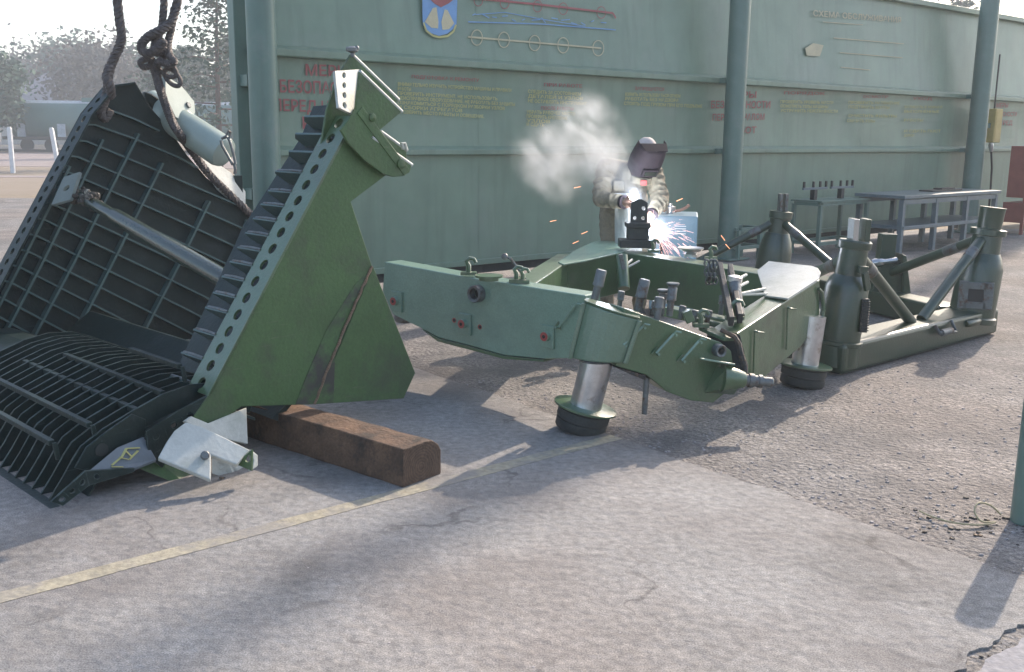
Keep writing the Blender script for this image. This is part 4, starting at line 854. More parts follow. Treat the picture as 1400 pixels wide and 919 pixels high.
# hooks, bowls, rods on top
def hook(p, s_=1.0):
    mb = MB(); q = V(p); pts = [q, q + V((0, 0, .05)) * s_, q + V((-.012, 0, .075)) * s_, q + V((.006, 0, .092)) * s_, q + V((.03, 0, .088)) * s_, q + V((.042, 0, .066)) * s_]
    mb.sweep(pts, .014 * s_, 8, rfun=lambda t: 1.15 - .4 * t); mb.box(q + Z * .006, (.09 * s_, 0, 0), (0, .05 * s_, 0), (0, 0, .02))
    fp(mb, 'lifting_hook', 'green', 0, smooth=True)
hook(onz(640, 377, .735) + V((0, .06, 0)), 1.1); hook(onz(706, 388, .72) + V((.0, .08, 0)), 1.0); hook(onz(715, 390, .72) + V((.0, .12, 0)), .9)
hook(onz(893, 344, .70)); hook(onz(972, 354, .70)); hook(at(1004, 436, 5.66), 1.15); hook(at(958, 446, 5.55), 1.0)
c = onz(944, 351, .685); fp(MB().lathe(c, Z, [(0, .05), (.02, .05), (.03, .035), (.05, .085), (.065, .10), (.07, .10), (.066, .09), (.055, .02)], 24), 'bowl_seat', 'steel', 0, smooth=True)
c = onz(668, 386, .735) + V((0, .08, 0)); fp(MB().lathe(c, Z, [(0, .06), (.02, .06), (.02, .085), (.032, .085)], 20), 'filler_cap', 'green', 0, smooth=True)
mb = MB(); mb.sweep([at(722, 388, 6.1), at(712, 372, 6.1), at(698, 354, 6.12), at(690, 350, 6.12)], .009, 6); mb.ball(at(690, 351, 6.12), .022, 6); fp(mb, 'lever', 'worn', 0, smooth=True)
def spindle(xa, ya, xb, yb, Y, r):
    a, b = at(xa, ya, Y), at(xb, yb, Y); d = b - a; L_ = d.length
    fp(MB().lathe(a, d, [(0, r * .72), (L_ * .52, r * .72), (L_ * .54, r * 1.05), (L_ * .58, r * 1.05), (L_ * .6, r), (L_ * .97, r), (L_, r * .85)], 18), 'jack_spindle', 'worn', 0, smooth=True)
spindle(811, 416, 823, 369, 5.5, .030); spindle(869, 436, 882, 382, 5.55, .032)
spindle(898, 438, 902, 406, 5.3, .026); spindle(915, 432, 920, 392, 5.45, .026); spindle(904, 430, 907, 401, 5.5, .024)
for x, y, Y in ((920, 391, 5.45), (907, 400, 5.5)): fp(MB().lathe(at(x, y, Y), Z, [(0, .03), (.012, .036), (.018, .034)], 14), 'spindle_head', 'worn', 0, smooth=True)
a, b = at(912, 425, 6.1), at(1000, 443, 5.85); fp(MB().bar(a, b, .10, .06), 'cross_member', 'green', .006)
a, b = at(945, 436, 5.75), at(992, 446, 5.72); fp(MB().bar(a, b, .06, .03), 'cross_member', 'green', .004)
fp(MB().bar(at(944, 440, 5.5), at(938, 425, 5.5), .05, .05), 'stop_block', 'green', .004)
fp(MB().bar(at(1000, 440, 5.5), at(984, 364, 6.2), .03, .06), 'strut', 'rubber', .004)
fp(MB().bar(at(1012, 436, 5.5), at(998, 366, 6.2), .03, .06), 'strut', 'rubber', .004)
fp(MB().tube(at(1010, 432, 5.7), at(1004, 384, 5.9), .035, .035), 'damper', 'worn', 0, smooth=True)
fp(MB().lathe(at(1004, 385, 5.9), V((.1, 0, 1)), [(0, .045), (.03, .045), (.04, .02)], 14), 'damper_cap', 'steel', 0, smooth=True)
for (xa, ya, xb, yb) in ((1012, 402, 1046, 395), (1012, 403, 1048, 402), (1000, 386, 1020, 376), (1010, 392, 1022, 386)):
    fp(MB().tube(at(xa, ya, 5.9), at(xb, yb, 6.15), .010, n=8), 'link_rod', 'palesheen', 0, smooth=True)
for (xa, ya, xb, yb) in ((856, 362, 864, 355), (857, 366, 874, 357)):
    fp(MB().tube(at(xa, ya, 7.5), at(xb, yb, 7.6), .009, n=8), 'link_rod', 'palesheen', 0, smooth=True)
fp(MB().tube(at(853, 395, 7.3), at(850, 350, 7.45), .045, .045), 'damper', 'green', 0, smooth=True)
fp(MB().bar(at(853, 368, 7.3), at(848, 348, 7.3), .05, .03), 'damper_cap', 'worn', .003)
for xa, ya, xb, yb, Y_ in ((930, 436, 934, 418, 5.6), (948, 440, 951, 424, 5.6), (966, 444, 970, 424, 5.65), (985, 430, 988, 404, 5.9), (893, 430, 896, 412, 5.6), (846, 424, 850, 398, 5.75)):
    spindle(xa, ya, xb, yb, Y_, .020)
for cx in (967, 972, 978):
    for i in range(5):
        mb = MB(); c = at(cx + rnd.uniform(-1, 1), 360 + i * 6, 6.3); a_ = (i % 2) * 1.4
        mb.sweep([c + V((math.cos(a_) * .014 * math.cos(t), math.sin(a_) * .014 * math.cos(t), .024 * math.sin(t))) for t in [k_ * .628 for k_ in range(11)]], .007, 5); fp(mb, 'chain_link', 'worn', 0, smooth=True)
# welded pedestal on the back beam: dark block with a three-hole plate
pc = at(872, 322, 8.05); PX = V((pc.x, pc.y, 0))
zy = lambda y: at(872, y, 8.05).z
zb0 = zy(338); PY = lambda dx, dy, z: V((PX.x + dx, PX.y + dy, z))
def blk(xa, xb, ya, yb, za, zb): return MB().prism([PY(xa, ya, za), PY(xb, ya, za), PY(xb, yb, za), PY(xa, yb, za)], Z * (zb - za))
fp(blk(-.15, .14, -.08, .10, zb0, zy(327)), 'weld_pedestal', 'rubber', .006)
fp(blk(-.085, .085, -.06, .08, zy(327), zy(311)), 'weld_pedestal', 'rubber', .006)
fp(blk(-.10, .095, -.075, .09, zy(311), zy(304)), 'weld_pedestal', 'rubber', .006)
z0 = zy(304) + .001; mb = MB(); th = V((0, .03, 0)); cy0 = -.04; W_ = .066; zk = lambda y: zy(y) - zy(304)
def pq(x, z): return PX + V((x, cy0, z0 + z))
z1_, z2_, z3_ = zk(287), zk(277), zk(272)
mb.holed([pq(-W_, 0.0), pq(0, 0.0), pq(0, z1_ * .72), pq(-W_, z1_ * .72)], .015, th, 14); mb.holed([pq(0, 0.0), pq(W_, 0.0), pq(W_, z1_ * .72), pq(0, z1_ * .72)], .015, th, 14)
zm_ = z1_ * .72; mb.holed([pq(0, zm_), pq(W_, zm_), pq(W_, z2_), pq(0, z2_)], .015, th, 14); mb.prism([pq(-W_, zm_), pq(0, zm_), pq(0, z2_), pq(-W_, z2_)], th); mb.prism([pq(-W_, z2_), pq(W_, z2_), pq(.015, z3_), pq(-.015, z3_)], th)
fp(mb, 'hole_plate', 'rubber', 0)

# ------------------------------------------------------------------ three-post base frame on the right
ST = thing('base_frame', (2.7, 7.6, 0), 'dark green base frame with three braced cylinder posts right of the machine frame', 'base frame')
ST.matrix_world = Matrix.Translation(V((2.7, 7.6, 0)))
def sp_(mb, name, m='darkgreen', bevel=.006, parent=None, **k_): return mb.build(name, m, parent or ST, bevel=bevel, **k_)
p1 = onz(1148, 512, 0); p1 = V((p1.x, p1.y + .16, 0)); p2 = onz(1336, 462, 0); p2 = V((p2.x, p2.y + .18, 0)); p3 = onz(1055, 392, 0); p3 = V((p3.x, p3.y + .1, 0))
def scale_at(p): return (p - CAM).dot(FWD) / FPX
s1, s2, s3 = scale_at(p1), scale_at(p2), scale_at(p3)
BH = .215
def beam4(a, b, wd, hgt, z=0.0, ext=0.0):
    d = (b - a).normalized(); sd2 = d.cross(Z).normalized() * wd / 2; a, b = a - d * ext, b + d * ext
    return MB().prism([a - sd2 + Z * z, a + sd2 + Z * z, a + sd2 + Z * (z + hgt), a - sd2 + Z * (z + hgt)], b - a)
u12 = (p2 - p1).normalized(); sp_(beam4(p1 - u12 * .12, p2 + u12 * .22, .30, BH), 'base_beam', bevel=.03, seg=3)
u23 = (p3 - p2).normalized(); sp_(beam4(p2 + u23 * .2 + Z * .003, p3 - u23 * .1 + Z * .003, .26, BH * .95), 'base_beam', bevel=.02)
u13 = (p3 - p1).normalized(); sp_(beam4(p1 + u13 * .2 + Z * .006, p3 - u13 * .2 + Z * .006, .24, BH * .9), 'base_beam', bevel=.02)
AXP = V((.10, .0, 1.0))
def ax_at(p, z): return V((p.x, p.y, 0)) + AXP * z
def post(p, s_, z0_, prof, name='post', n=36): return sp_(MB().lathe(ax_at(p, z0_), AXP, prof, n), name, 'darkgreen', 0, smooth=True)
r1 = 29 * s1
hz = lambda y, p, s_: CZ - (y - (183 + (0))) * s_ * .985
def zof(x, y, p): return onp(x, y, p, V((0, -1, 0))).z
zc = lambda y: zof(1160, y, p1)
post(p1, 0, BH * .2, [(0, r1 * 1.08), (zc(470) - BH * .2, r1 * 1.06), (zc(468) - BH * .2, r1 * 1.12), (zc(464) - BH * .2, r1 * 1.12), (zc(463) - BH * .2, r1), (zc(392) - BH * .2, r1 * .98), (zc(382) - BH * .2, r1 * .86), (zc(375) - BH * .2, r1 * .66)], 'post_body')
post(p1, 0, zc(376), [(0, r1 * .66), (zc(340) - zc(376), r1 * .64), (zc(339) - zc(376), r1 * .74), (zc(330) - zc(376), r1 * .76), (zc(328) - zc(376), r1 * .7)], 'post_neck')
mb = MB(); vx = V((1, 0, 0)); sp_(MB().box(ax_at(p1, zc(315)) + V((-.035, -.02, 0)), (.036, 0, 0), (0, .13, 0), (0, 0, zc(298) - zc(331))), 'fork_plate', 'chrome', .004)
sp_(MB().box(ax_at(p1, zc(315)) + V((.045, -.02, 0)), (.036, 0, 0), (0, .13, 0), (0, 0, zc(298) - zc(331))), 'fork_plate', 'darkgreen', .004)
mb = MB()
for i in range(12):
    mb.box(p1 + V((r1 * 1.02, -.10, zc(408 + i * 3.5))), (.05, 0, 0), (0, .10, 0), (0, 0, .009))
mb.box(p1 + V((r1 * .98, -.10, zc(427))), (.05, 0, 0), (0, .08, 0), (0, 0, zc(405) - zc(450))); sp_(mb, 'valve_block', 'rubber', .002)
mb = MB(); mb.box(p1 + V((r1 * .7, -.15, zc(365))), (.06, 0, 0), (0, .05, 0), (0, 0, .05)); mb.bar(p1 + V((r1 * .75, -.17, zc(368))), p1 + V((r1 * .98, -.15, zc(392))), .025, .05); sp_(mb, 'latch', 'darkgreen', .004)
zc2 = lambda y: zof(1340, y, p2); r2 = 29 * s2
post(p2, 0, BH * .5, [(0, r2 * 1.1), (zc2(432) - BH * .5, r2 * 1.1), (zc2(430) - BH * .5, r2), (zc2(366) - BH * .5, r2 * .96), (zc2(352) - BH * .5, r2 * .82), (zc2(345) - BH * .5, r2 * .70)], 'post_body')
post(p2, 0, zc2(346), [(0, r2 * .68), (zc2(322) - zc2(346), r2 * .64), (zc2(321) - zc2(346), r2 * .78), (zc2(313) - zc2(346), r2 * .78), (zc2(312) - zc2(346), r2 * .52), (zc2(285) - zc2(346), r2 * .55), (zc2(283) - zc2(346), r2 * .57)], 'post_neck')
vw = (CAM - p2); vw.z = 0; vw = vw.normalized(); vs_ = V((-vw.y, vw.x, 0)); vs_ = vs_ if vs_.x > 0 else -vs_
wc = ax_at(p2, zc2(400)) + vw * (r2 * .93)
hw, hh2 = 19 * s2, 17 * s2
mb = MB()
for (du, dz, lu, lz) in ((-hw, 0, 12 * s2, 36 * s2), (hw, 0, 12 * s2, 36 * s2), (0, hh2 - 4 * s2, 28 * s2, 9 * s2), (0, -hh2 + 4 * s2, 28 * s2, 9 * s2)):
    mb.box(wc + vs_ * du * .8 + Z * dz, vs_ * lu, vw * .06, Z * lz)
sp_(mb, 'port_frame', 'worn', .003); sp_(MB().box(wc + vw * .0, vs_ * 30 * s2, vw * .045, Z * 22 * s2), 'port_hole', 'black', 0)
zc3 = lambda y: zof(1057, y, p3); r3 = 22 * s3
post(p3, 0, BH * .5, [(0, r3 * 1.05), (zc3(345) - BH * .5, r3 * 1.02), (zc3(330) - BH * .5, r3 * .92), (zc3(318) - BH * .5, r3 * .70)], 'post_body')
post(p3, 0, zc3(319), [(0, r3 * .62), (zc3(299) - zc3(319), r3 * .60), (zc3(298) - zc3(319), r3 * .70), (zc3(289) - zc3(319), r3 * .70), (zc3(288) - zc3(319), r3 * .4)], 'post_neck')
for dx, m in ((-.028, 'worn'), (.03, 'worn')): sp_(MB().box(ax_at(p3, zc3(278)) + V((dx, 0, 0)), (.03, 0, 0), (0, .11, 0), (0, 0, zc3(265) - zc3(291))), 'fork_plate', m, .003)
def brace(a, b, r=.042, wrap=None):
    mb = MB().tube(a, b, r, r, n=18); o = sp_(mb, 'brace', 'darkgreen', 0, smooth=True)
    d = (b - a)
    sp_(MB().lathe(a + d * .12, d, [(0, r * 1.08), (d.length * .10, r * 1.1), (d.length * .11, r * 1.02)], 16), 'brace_collar', 'worn', 0, smooth=True)
tb_ = Z * (BH + .0)
brace(ax_at(p1, zc(352)) + u12 * r1 * .6, p1 + u12 * (p2 - p1).length * .52 + tb_)
q13 = onz(1062, 398, .2); brace(ax_at(p1, zc(350)) + (q13 - ax_at(p1, zc(350))).normalized() * r1 * .5, q13)
sp_(beam4(V((q13.x - .5, q13.y + .25, .002)), p1 + V((-.1, .3, .002)), .22, .19), 'base_beam', bevel=.02)
brace(ax_at(p2, zc2(328)) - u12 * r2 * .6, p2 - u12 * (p2 - p1).length * .40 + tb_)
brace(ax_at(p2, zc2(330)) + u23 * r2 * .6, p2 + u23 * (p3 - p2).length * .50 + tb_ * .95)
brace(ax_at(p3, zc3(306)) - u23 * r3 * .6, p3 - u23 * (p3 - p2).length * .50 + tb_ * .9)
brace(ax_at(p3, zc3(306)) + V((-.8, -.15, 0)).normalized() * r3 * .6, V((p3.x - 1.0, p3.y - .1, .16)))
sp_(beam4(p3 + V((-.1, 0, 0)), p3 + V((-1.15, -.12, 0)), .2, .19), 'base_beam', bevel=.02)
# bracket with clevis standing on the back beam
cb = p2 + u23 * (p3 - p2).length * .36; cbs = scale_at(cb); cu = V((1, 0, 0)); zq = BH * .95
bx0 = V((cb.x, cb.y, zq))
sp_(MB().prism([bx0 + V((-.14, -.05, 0)), bx0 + V((.19, -.05, 0)), bx0 + V((.12, -.05, .30)), bx0 + V((-.06, -.05, .30))], V((0, .10, 0))), 'clevis', 'darkgreen', .005)
sp_(MB().prism([bx0 + V((.13, -.10, 0)), bx0 + V((.20, -.10, 0)), bx0 + V((.13, -.10, .34)), bx0 + V((.09, -.10, .36))], V((0, .22, 0))), 'clevis_plate', 'darkgreen', .005)
sp_(MB().prism([bx0 + V((-.08, .0, .2)), bx0 + V((.06, .0, .2)), bx0 + V((.07, .0, .53)), bx0 + V((-.07, .0, .53))], V((0, .12, 0))), 'clevis_post', 'darkgreen', .008)
sp_(MB().lathe(bx0 + V((-.18, -.08, .27)), V((1, .1, .12)), [(0, .03), (.03, .04), (.1, .04), (.12, .028), (.24, .028)], 14), 'pivot_pin', 'chrome', 0, smooth=True)
# handle and nose at the right end
e_ = p2 + u12 * .22; sp_(MB().prism([e_ + V((0, -.10, .10)), e_ + V((0, .06, .10)), e_ + u12 * .26 + Z * .17, e_ + u12 * .26 + Z * .21, e_ + V((0, -.1, .20))], Z * .03), 'nose_plate', 'darkgreen', .005)
q_ = p1.lerp(p2, .60) + u12.cross(Z) * .0; nf = V((u12.y, -u12.x, 0)); nf = nf if nf.y < 0 else -nf
q_ = q_ + nf * .155 + Z * .15
mb = MB().sweep([q_ - u12 * .09 + Z * .05, q_ - u12 * .09 + nf * .04, q_ + u12 * .16 + nf * .05 - Z * .02, q_ + u12 * .17 + Z * .06], .013, 8); mb.lathe(q_ - u12 * .06 + nf * .04 - Z * .005, u12, [(0, .026), (.16, .026)], 12); sp_(mb, 'carry_handle', 'worn', 0, smooth=True)
q2 = p1.lerp(p2, .88) + nf * .155 + Z * .15; sp_(MB().lathe(q2 - u12 * .14, u12, [(0, .02), (.02, .03), (.2, .03), (.24, .015)], 12), 'drain_cock', 'darkgreen', 0, smooth=True)

# ------------------------------------------------------------------ trestles and bench by the wall
def trestle(x0_, ybase, hgt, wdt, dep_, label, m='column', shelf=None, mk=.05, top_open=True):
    p = onz(x0_, ybase, 0); p.z = 0
    e = thing('work_trestle', p, label, 'trestle', 'angle-iron trestles by the wall')
    crn = [p, p + WD * wdt, p + WD * wdt - WN * dep_, p - WN * dep_]
    for c in crn: MB().box(c + Z * (hgt / 2 - .005), WD * mk, WN * mk, Z * (hgt - .01)).build('leg', m, e, bevel=.003)
    for zz, nm in ((hgt, 'top_rail'), (.16, 'foot_rail')):
        for i in range(4):
            MB().bar(crn[i] + Z * zz + (crn[(i + 1) % 4] - crn[i]).normalized() * .026, crn[(i + 1) % 4] + Z * zz - (crn[(i + 1) % 4] - crn[i]).normalized() * .026, mk * .9, mk * .9).build(nm, m, e, bevel=.003)
    return e, p
T1, tp0 = trestle(1117, 350, .70, 1.15, .42, 'tall open angle-iron trestle with two small jigs on it')
MB().box(tp0 + WD * .575 - WN * .21 + Z * .737, WD * 1.22, WN * .50, Z * .024).build('top_sheet', 'column', T1, bevel=.003)
T2, tq0 = trestle(1008, 356, .40, .45, .3, 'low open trestle half hidden by the left brace')
jc = tp0 + WD * .30 - WN * .3 + Z * 1.012
for k_, (dx, lab) in enumerate(((.12, 'small upright jig with a cross bar on the left of the trestle top'), (.78, 'small upright jig with four pegs on the right of the trestle top'))):
    b_ = tp0 + WD * dx - WN * .20 + Z * .7495; e = thing('holding_jig', b_, lab, 'jig', 'small jigs on the tall trestle')
    MB().box(b_ + Z * .07, WD * .07, WN * .07, Z * .14).build('post', 'fabricdark', e, bevel=.002)
    MB().bar(b_ - WD * .26 + Z * .155, b_ + WD * .30 + Z * .155, .035, .03).build('cross_bar', 'benchgrey', e, bevel=.002)
    for dd in (-.24, -.02, .14, .28): MB().box(b_ + WD * dd + Z * .2105, WD * .022, WN * .03, Z * .08).build('peg', 'fabricdark', e, bevel=.002)
BN0 = onz(1228, 347, 0); BN0.z = 0; BE = thing('work_bench', BN0, 'long blue-grey steel bench with a lower shelf beside the wall', 'bench')
BD = WD; BL = wt(onz(1352, 308, 0)) - wt(BN0); BL = 2.75; BH1 = .77; BDp = .66
for i in range(4):
    for j in range(2):
        c = BN0 + BD * (BL * i / 3) - WN * (BDp * j); MB().box(c + Z * (BH1 / 2 - .01), BD * .07, WN * .07, Z * (BH1 - .02)).build('leg', 'benchgrey', BE, bevel=.004)
MB().box(BN0 + BD * BL / 2 - WN * BDp / 2 + Z * (BH1 + .02), BD * (BL + .12), WN * (BDp + .12), Z * .045).build('bench_top', 'benchgrey', BE, bevel=.004)
for j in (0, 1): MB().bar(BN0 - WN * BDp * j + Z * (BH1 - .05) + WN * (.002 if j == 0 else 0), BN0 + BD * BL - WN * BDp * j + Z * (BH1 - .05), .05, .07).build('apron_rail', 'benchgrey', BE, bevel=.003)
MB().box(BN0 + BD * BL / 2 - WN * BDp / 2 + Z * .36, BD * (BL + .02), WN * (BDp + .10), Z * .05).build('shelf', 'benchgrey', BE, bevel=.004)
pcq = BN0 + BD * BL * .62 - WN * .35 + Z * (BH1 + .0435)
o = MB().box(pcq + Z * .012, BD * .9, WN * .22, Z * .02).box(pcq + Z * .035 + BD * .1, BD * .4, WN * .14, Z * .022).build('steel_bar_offcut', 'fabricdark', bevel=.003); tag(o, 'flat dark steel offcuts lying on the bench top', 'steel offcuts')

# ------------------------------------------------------------------ welding machine, electrical box, fire stand
wm = at(922, 330, 9.1); wm.z = 0; WM = thing('welding_machine', wm, 'blue-grey welding machine cabinet standing behind the frame', 'welding machine')
wz = at(922, 292, 9.1).z; u_ = V((.985, -.17, 0)); v2 = V((.17, .985, 0))
MB().box(wm + Z * ((wz - .06) / 2 + .06), u_ * .40, v2 * .55, Z * (wz - .06)).build('cabinet', 'bluepaint', WM, bevel=.012)
MB().box(wm - v2 * .277 + Z * (wz - .16), u_ * .34, v2 * .006, Z * .20).build('front_panel', 'bluepaint', WM, bevel=.003)
mb = MB()
for i in range(4): mb.box(wm - v2 * .283 + u_ * .05 + Z * (wz - .09 - i * .022), u_ * .10, v2 * .004, Z * .008)
mb.build('vent_slot', 'white', WM); MB().lathe(wm - v2 * .28 + u_ * .13 + Z * (wz - .3), -v2, [(0, .02), (.02, .018)], 12).build('knob', 'black', WM, smooth=True)
for a in (-.16, .16):
    for b in (-.22, .22): MB().box(wm + u_ * a + v2 * b + Z * .03, u_ * .05, v2 * .05, Z * .06).build('foot', 'black', WM)
cl = wm + Z * wz - u_ * .05; GC = thing('ground_clamp', cl, 'small grey clamp with orange leads on top of the welding machine', 'clamp')
MB().lathe(cl + Z * .001, Z, [(0, .035), (.03, .035), (.035, .05), (.06, .05), (.07, .02), (.09, .02)], 14).build('terminal', 'steel', GC, smooth=True)
MB().sweep([cl + Z * .02 - u_ * .04, cl + Z * .045 - u_ * .10, cl + Z * .03 - u_ * .15, cl + Z * .016 - u_ * .19], .016, 8).build('lead', 'glove', GC, smooth=True)
MB().sweep([cl + Z * .02 + u_ * .04, cl + Z * .03 + u_ * .09, cl + Z * .055 + u_ * .14, cl + Z * .08 + u_ * .17], .014, 8).build('lead', 'glove', GC, smooth=True)
ebp = onw(1357, 172, .30); sce = scale_at(ebp); EB = thing('electrical_box', ebp, 'yellow electrical box hanging on the right column', 'electrical box')
MB().box(ebp, WD * .26, WN * .20, Z * 45 * sce).build('housing', 'yellow', EB, bevel=.012); MB().box(ebp + WN * .103, WD * .2, WN * .006, Z * 38 * sce).build('cover', 'yellow', EB, bevel=.002)
MB().box(ebp - WD * .20, WD * .14, WN * .06, Z * .08).build('bracket', 'column', EB)
b_ = ebp - Z * 22 * sce; MB().lathe(b_ - Z * .16 + WD * .05, Z + WD * -.3, [(0, .03), (.12, .045), (.16, .03)], 14).build('plug', 'steel', EB, smooth=True)
MB().sweep([b_ - Z * .02, b_ + Z * -.16 + WD * .05, b_ - Z * .45 + WD * .14, b_ - Z * .9 + WD * .18, b_ - Z * 1.5 + WD * .19, V((b_.x, b_.y, .03)) + WD * .2], .018, 8).build('cable', 'black', EB, smooth=True)
MB().tube(ebp + Z * 22 * sce, ebp + Z * 1.2, .014).build('conduit', 'black', EB)
fs_ = onw(1391, 305, .9); fs_.z = 0; FS = thing('fire_stand', fs_, 'red fire stand with frame legs and a shovel at the right edge', 'fire stand')
sf = scale_at(fs_); zf = lambda y: zof(1395, y, fs_)
MB().box(fs_ + WD * .10 + Z * (zf(235) + .0), WD * .62, WN * .30, Z * (zf(205) - zf(275))).build('sand_box', 'redstand', FS, bevel=.01)
MB().box(fs_ + WD * .10 + Z * zf(290), WD * .66, WN * .36, Z * (zf(276) - zf(303))).build('sand_tray', 'redstand', FS, bevel=.01)
for dx in (-.22, .36): MB().bar(fs_ + WD * dx + WN * .17 + Z * .0, fs_ + WD * dx * .9 + WN * .17 + Z * zf(195), .05, .05, up=WN).build('frame_leg', 'redstand', FS, bevel=.004)
MB().bar(fs_ - WD * .26 + WN * .171 + Z * zf(196), fs_ + WD * .42 + WN * .171 + Z * zf(196), .06, .06, up=WN).build('frame_bar', 'redstand', FS, bevel=.004)
MB().bar(fs_ + WD * .0 + WN * .1 + Z * zf(196), fs_ - WD * .14 + WN * .1 + Z * zf(168), .04, .04, up=WN).build('handle', 'redstand', FS, bevel=.004)
shp = fs_ - WD * .16 + WN * .26; SH = thing('shovel', V((shp.x, shp.y, 0)), 'dark shovel leaning blade up against the red fire stand', 'shovel')
MB().tube(V((shp.x, shp.y, 0)) + WN * .06, shp + Z * zf(270), .02).build('shaft', 'wood', SH, smooth=True)
MB().prism([shp + Z * zf(290) - WD * .12, shp + Z * zf(292) + WD * .12, shp + Z * zf(268) + WD * .14, shp + Z * zf(259) + WD * .0, shp + Z * zf(266) - WD * .15], WN * .03).build('blade', 'fabricdark', SH, bevel=.006)

# ------------------------------------------------------------------ welder
wy = 8.75; wx0 = at(862, 300, wy).x
PE = thing('person', (wx0, wy, 0), 'person in khaki jacket and welding mask bent over the frame', 'person')
def pt(x, y, Y): return at(x, y, Y)
def caps(mb, a, b, r0, r1, n=12):
    a, b = V(a), V(b); mb.lathe(a, b - a, [(0, r0), ((b - a).length, r1)], n); mb.ball(a, r0, 7); mb.ball(b, r1, 7); return mb
neck = pt(876, 236, 8.62); shL, shR = pt(829, 228, 8.78), pt(893, 236, 8.70)      # picture-left, picture-right shoulders
elL, elR = pt(821, 272, 8.55), pt(903, 274, 8.50); haL, haR = pt(858, 277, 8.30), pt(889, 296, 8.30)
hip = V((wx0 - .05, wy + .14, .92)); chest = pt(858, 252, 8.80)
mb = MB(); caps(mb, chest, hip + V((0, 0, .10)), .185, .17); caps(mb, shL + V((.03, 0, -.02)), shR + V((-.02, 0, -.02)), .095, .09); caps(mb, chest + V((0, 0, -.02)), pt(862, 240, 8.7), .17, .13)
caps(mb, hip + V((0, 0, .12)), hip + V((0, 0, -.08)), .175, .185)
for s_, e_, h_ in ((shL, elL, haL), (shR, elR, haR)):
    caps(mb, s_, e_, .082, .072); caps(mb, e_, e_.lerp(h_, .80), .070, .052)
caps(mb, neck + V((0, .02, -.05)), neck + V((0, .03, -.0)), .085, .075)
def folds(mb, a, b, r0, r1, n, seed):
    q = random.Random(seed); a, b = V(a), V(b); d = (b - a).normalized()
    for i in range(n):
        t = (i + .5) / n + q.uniform(-.04, .04); c = a.lerp(b, t); r = r0 + (r1 - r0) * t
        ax = (d + V((q.uniform(-.45, .45), q.uniform(-.45, .45), q.uniform(-.45, .45)))).normalized(); w2 = q.uniform(.010, .018); k_ = q.uniform(1.10, 1.22)
        mb.lathe(c - ax * w2, ax, [(0, r * .9), (w2 * .6, r * k_), (w2 * 1.4, r * k_), (w2 * 2, r * .9)], 14)
for sd_, (s_, e_, h_) in enumerate(((shL, elL, haL), (shR, elR, haR))):
    folds(mb, s_, e_, .082, .074, 5, sd_); folds(mb, e_, e_.lerp(h_, .8), .070, .054, 6, sd_ + 9)
folds(mb, chest - Z * .10, hip + Z * .05, .185, .18, 4, 31)
remesh(mb, 'jacket', 'jacket', PE, .011, 2, wrinkle=.014)
for e_, h_ in ((elL, haL), (elR, haR)):
    d = (h_ - e_); MB().lathe(e_ + d * .80, d, [(0, .056), (.03, .060), (.035, .050)], 14).build('cuff', 'mask', PE, smooth=True)
MB().box(pt(846, 254, 8.60), (.095, .015, 0), (0, .03, 0), (0, 0, .085)).build('pocket', 'jacket', PE, bevel=.01)
MB().lathe(neck + V((0, .0, -.07)), V((.1, -.3, 1)), [(0, .105), (.05, .098), (.055, .085)], 18, cap=False).build('collar', 'jacket', PE, smooth=True)
mb = MB(); kneeL, kneeR = V((wx0 - .17, wy - .02, .50)), V((wx0 + .10, wy + .02, .50))
for hx, kn, ft in ((-.11, kneeL, V((wx0 - .18, wy + .10, .09))), (.10, kneeR, V((wx0 + .12, wy + .14, .09)))):
    caps(mb, hip + V((hx, 0, -.02)), kn, .105, .080); caps(mb, kn, ft, .078, .062)
caps(mb, hip + V((-.08, 0, .02)), hip + V((.08, 0, .02)), .13, .13)
remesh(mb, 'trousers', 'jacket', PE, .018, 3, wrinkle=.03)
# pale apron hanging in front
ap = [(848, 268), (866, 264), (872, 300), (868, 340), (846, 340), (844, 300)]
mb = MB(); vs = []; fs = []
for i in range(9):
    for j in range(13):
        u, v3 = i / 8, j / 12; p = at(840 + 36 * u + v3 * 2, 264 + v3 * 84, 8.50 + .04 * math.sin(u * 7 + v3 * 3) + .05 * abs(u - .5) * 2); vs.append(p)
for i in range(8):
    for j in range(12): fs.append((i * 13 + j, (i + 1) * 13 + j, (i + 1) * 13 + j + 1, i * 13 + j + 1))
ao = mb.add(vs, fs).build('apron', 'trouser', PE, smooth=True); sm = ao.modifiers.new('t', 'SOLIDIFY'); sm.thickness = .008
for fx, fy in ((-.18, .06), (.12, .10)):
    mb = MB(); c = V((wx0 + fx, wy + fy, 0)); caps(mb, c + V((0, .06, .05)), c + V((0, -.14, .04)), .048, .042); caps(mb, c + V((0, .05, .05)), c + V((0, .05, .13)), .052, .058); remesh(mb, 'boot', 'black', PE, .014, 2)
# body: head, neck and hands are one skin each
hd = pt(884, 209, 8.58)
mb = MB(); mb.ball(hd, .098, 10, (.85, 1, 1.15)); caps(mb, neck + V((0, .03, -.05)), hd + V((-.01, .03, -.05)), .058, .055)
mb.ball(hd + V((.01, -.095, -.02)), .018, 6); mb.ball(hd + V((-.088, .01, -.01)), .02, 6); mb.ball(hd + V((.088, .01, -.01)), .02, 6); mb.ball(hd + V((.01, -.06, -.08)), .045, 7)
remesh(mb, 'body', 'skin', PE, .010, 3)
mb = MB(); mb.ball(hd + V((0, .012, .015)), .106, 12, (.9, 1, 1.12)); hc = mb.build('cap', mat('light_cap', (.55, .47, .42), .8), PE, smooth=True)
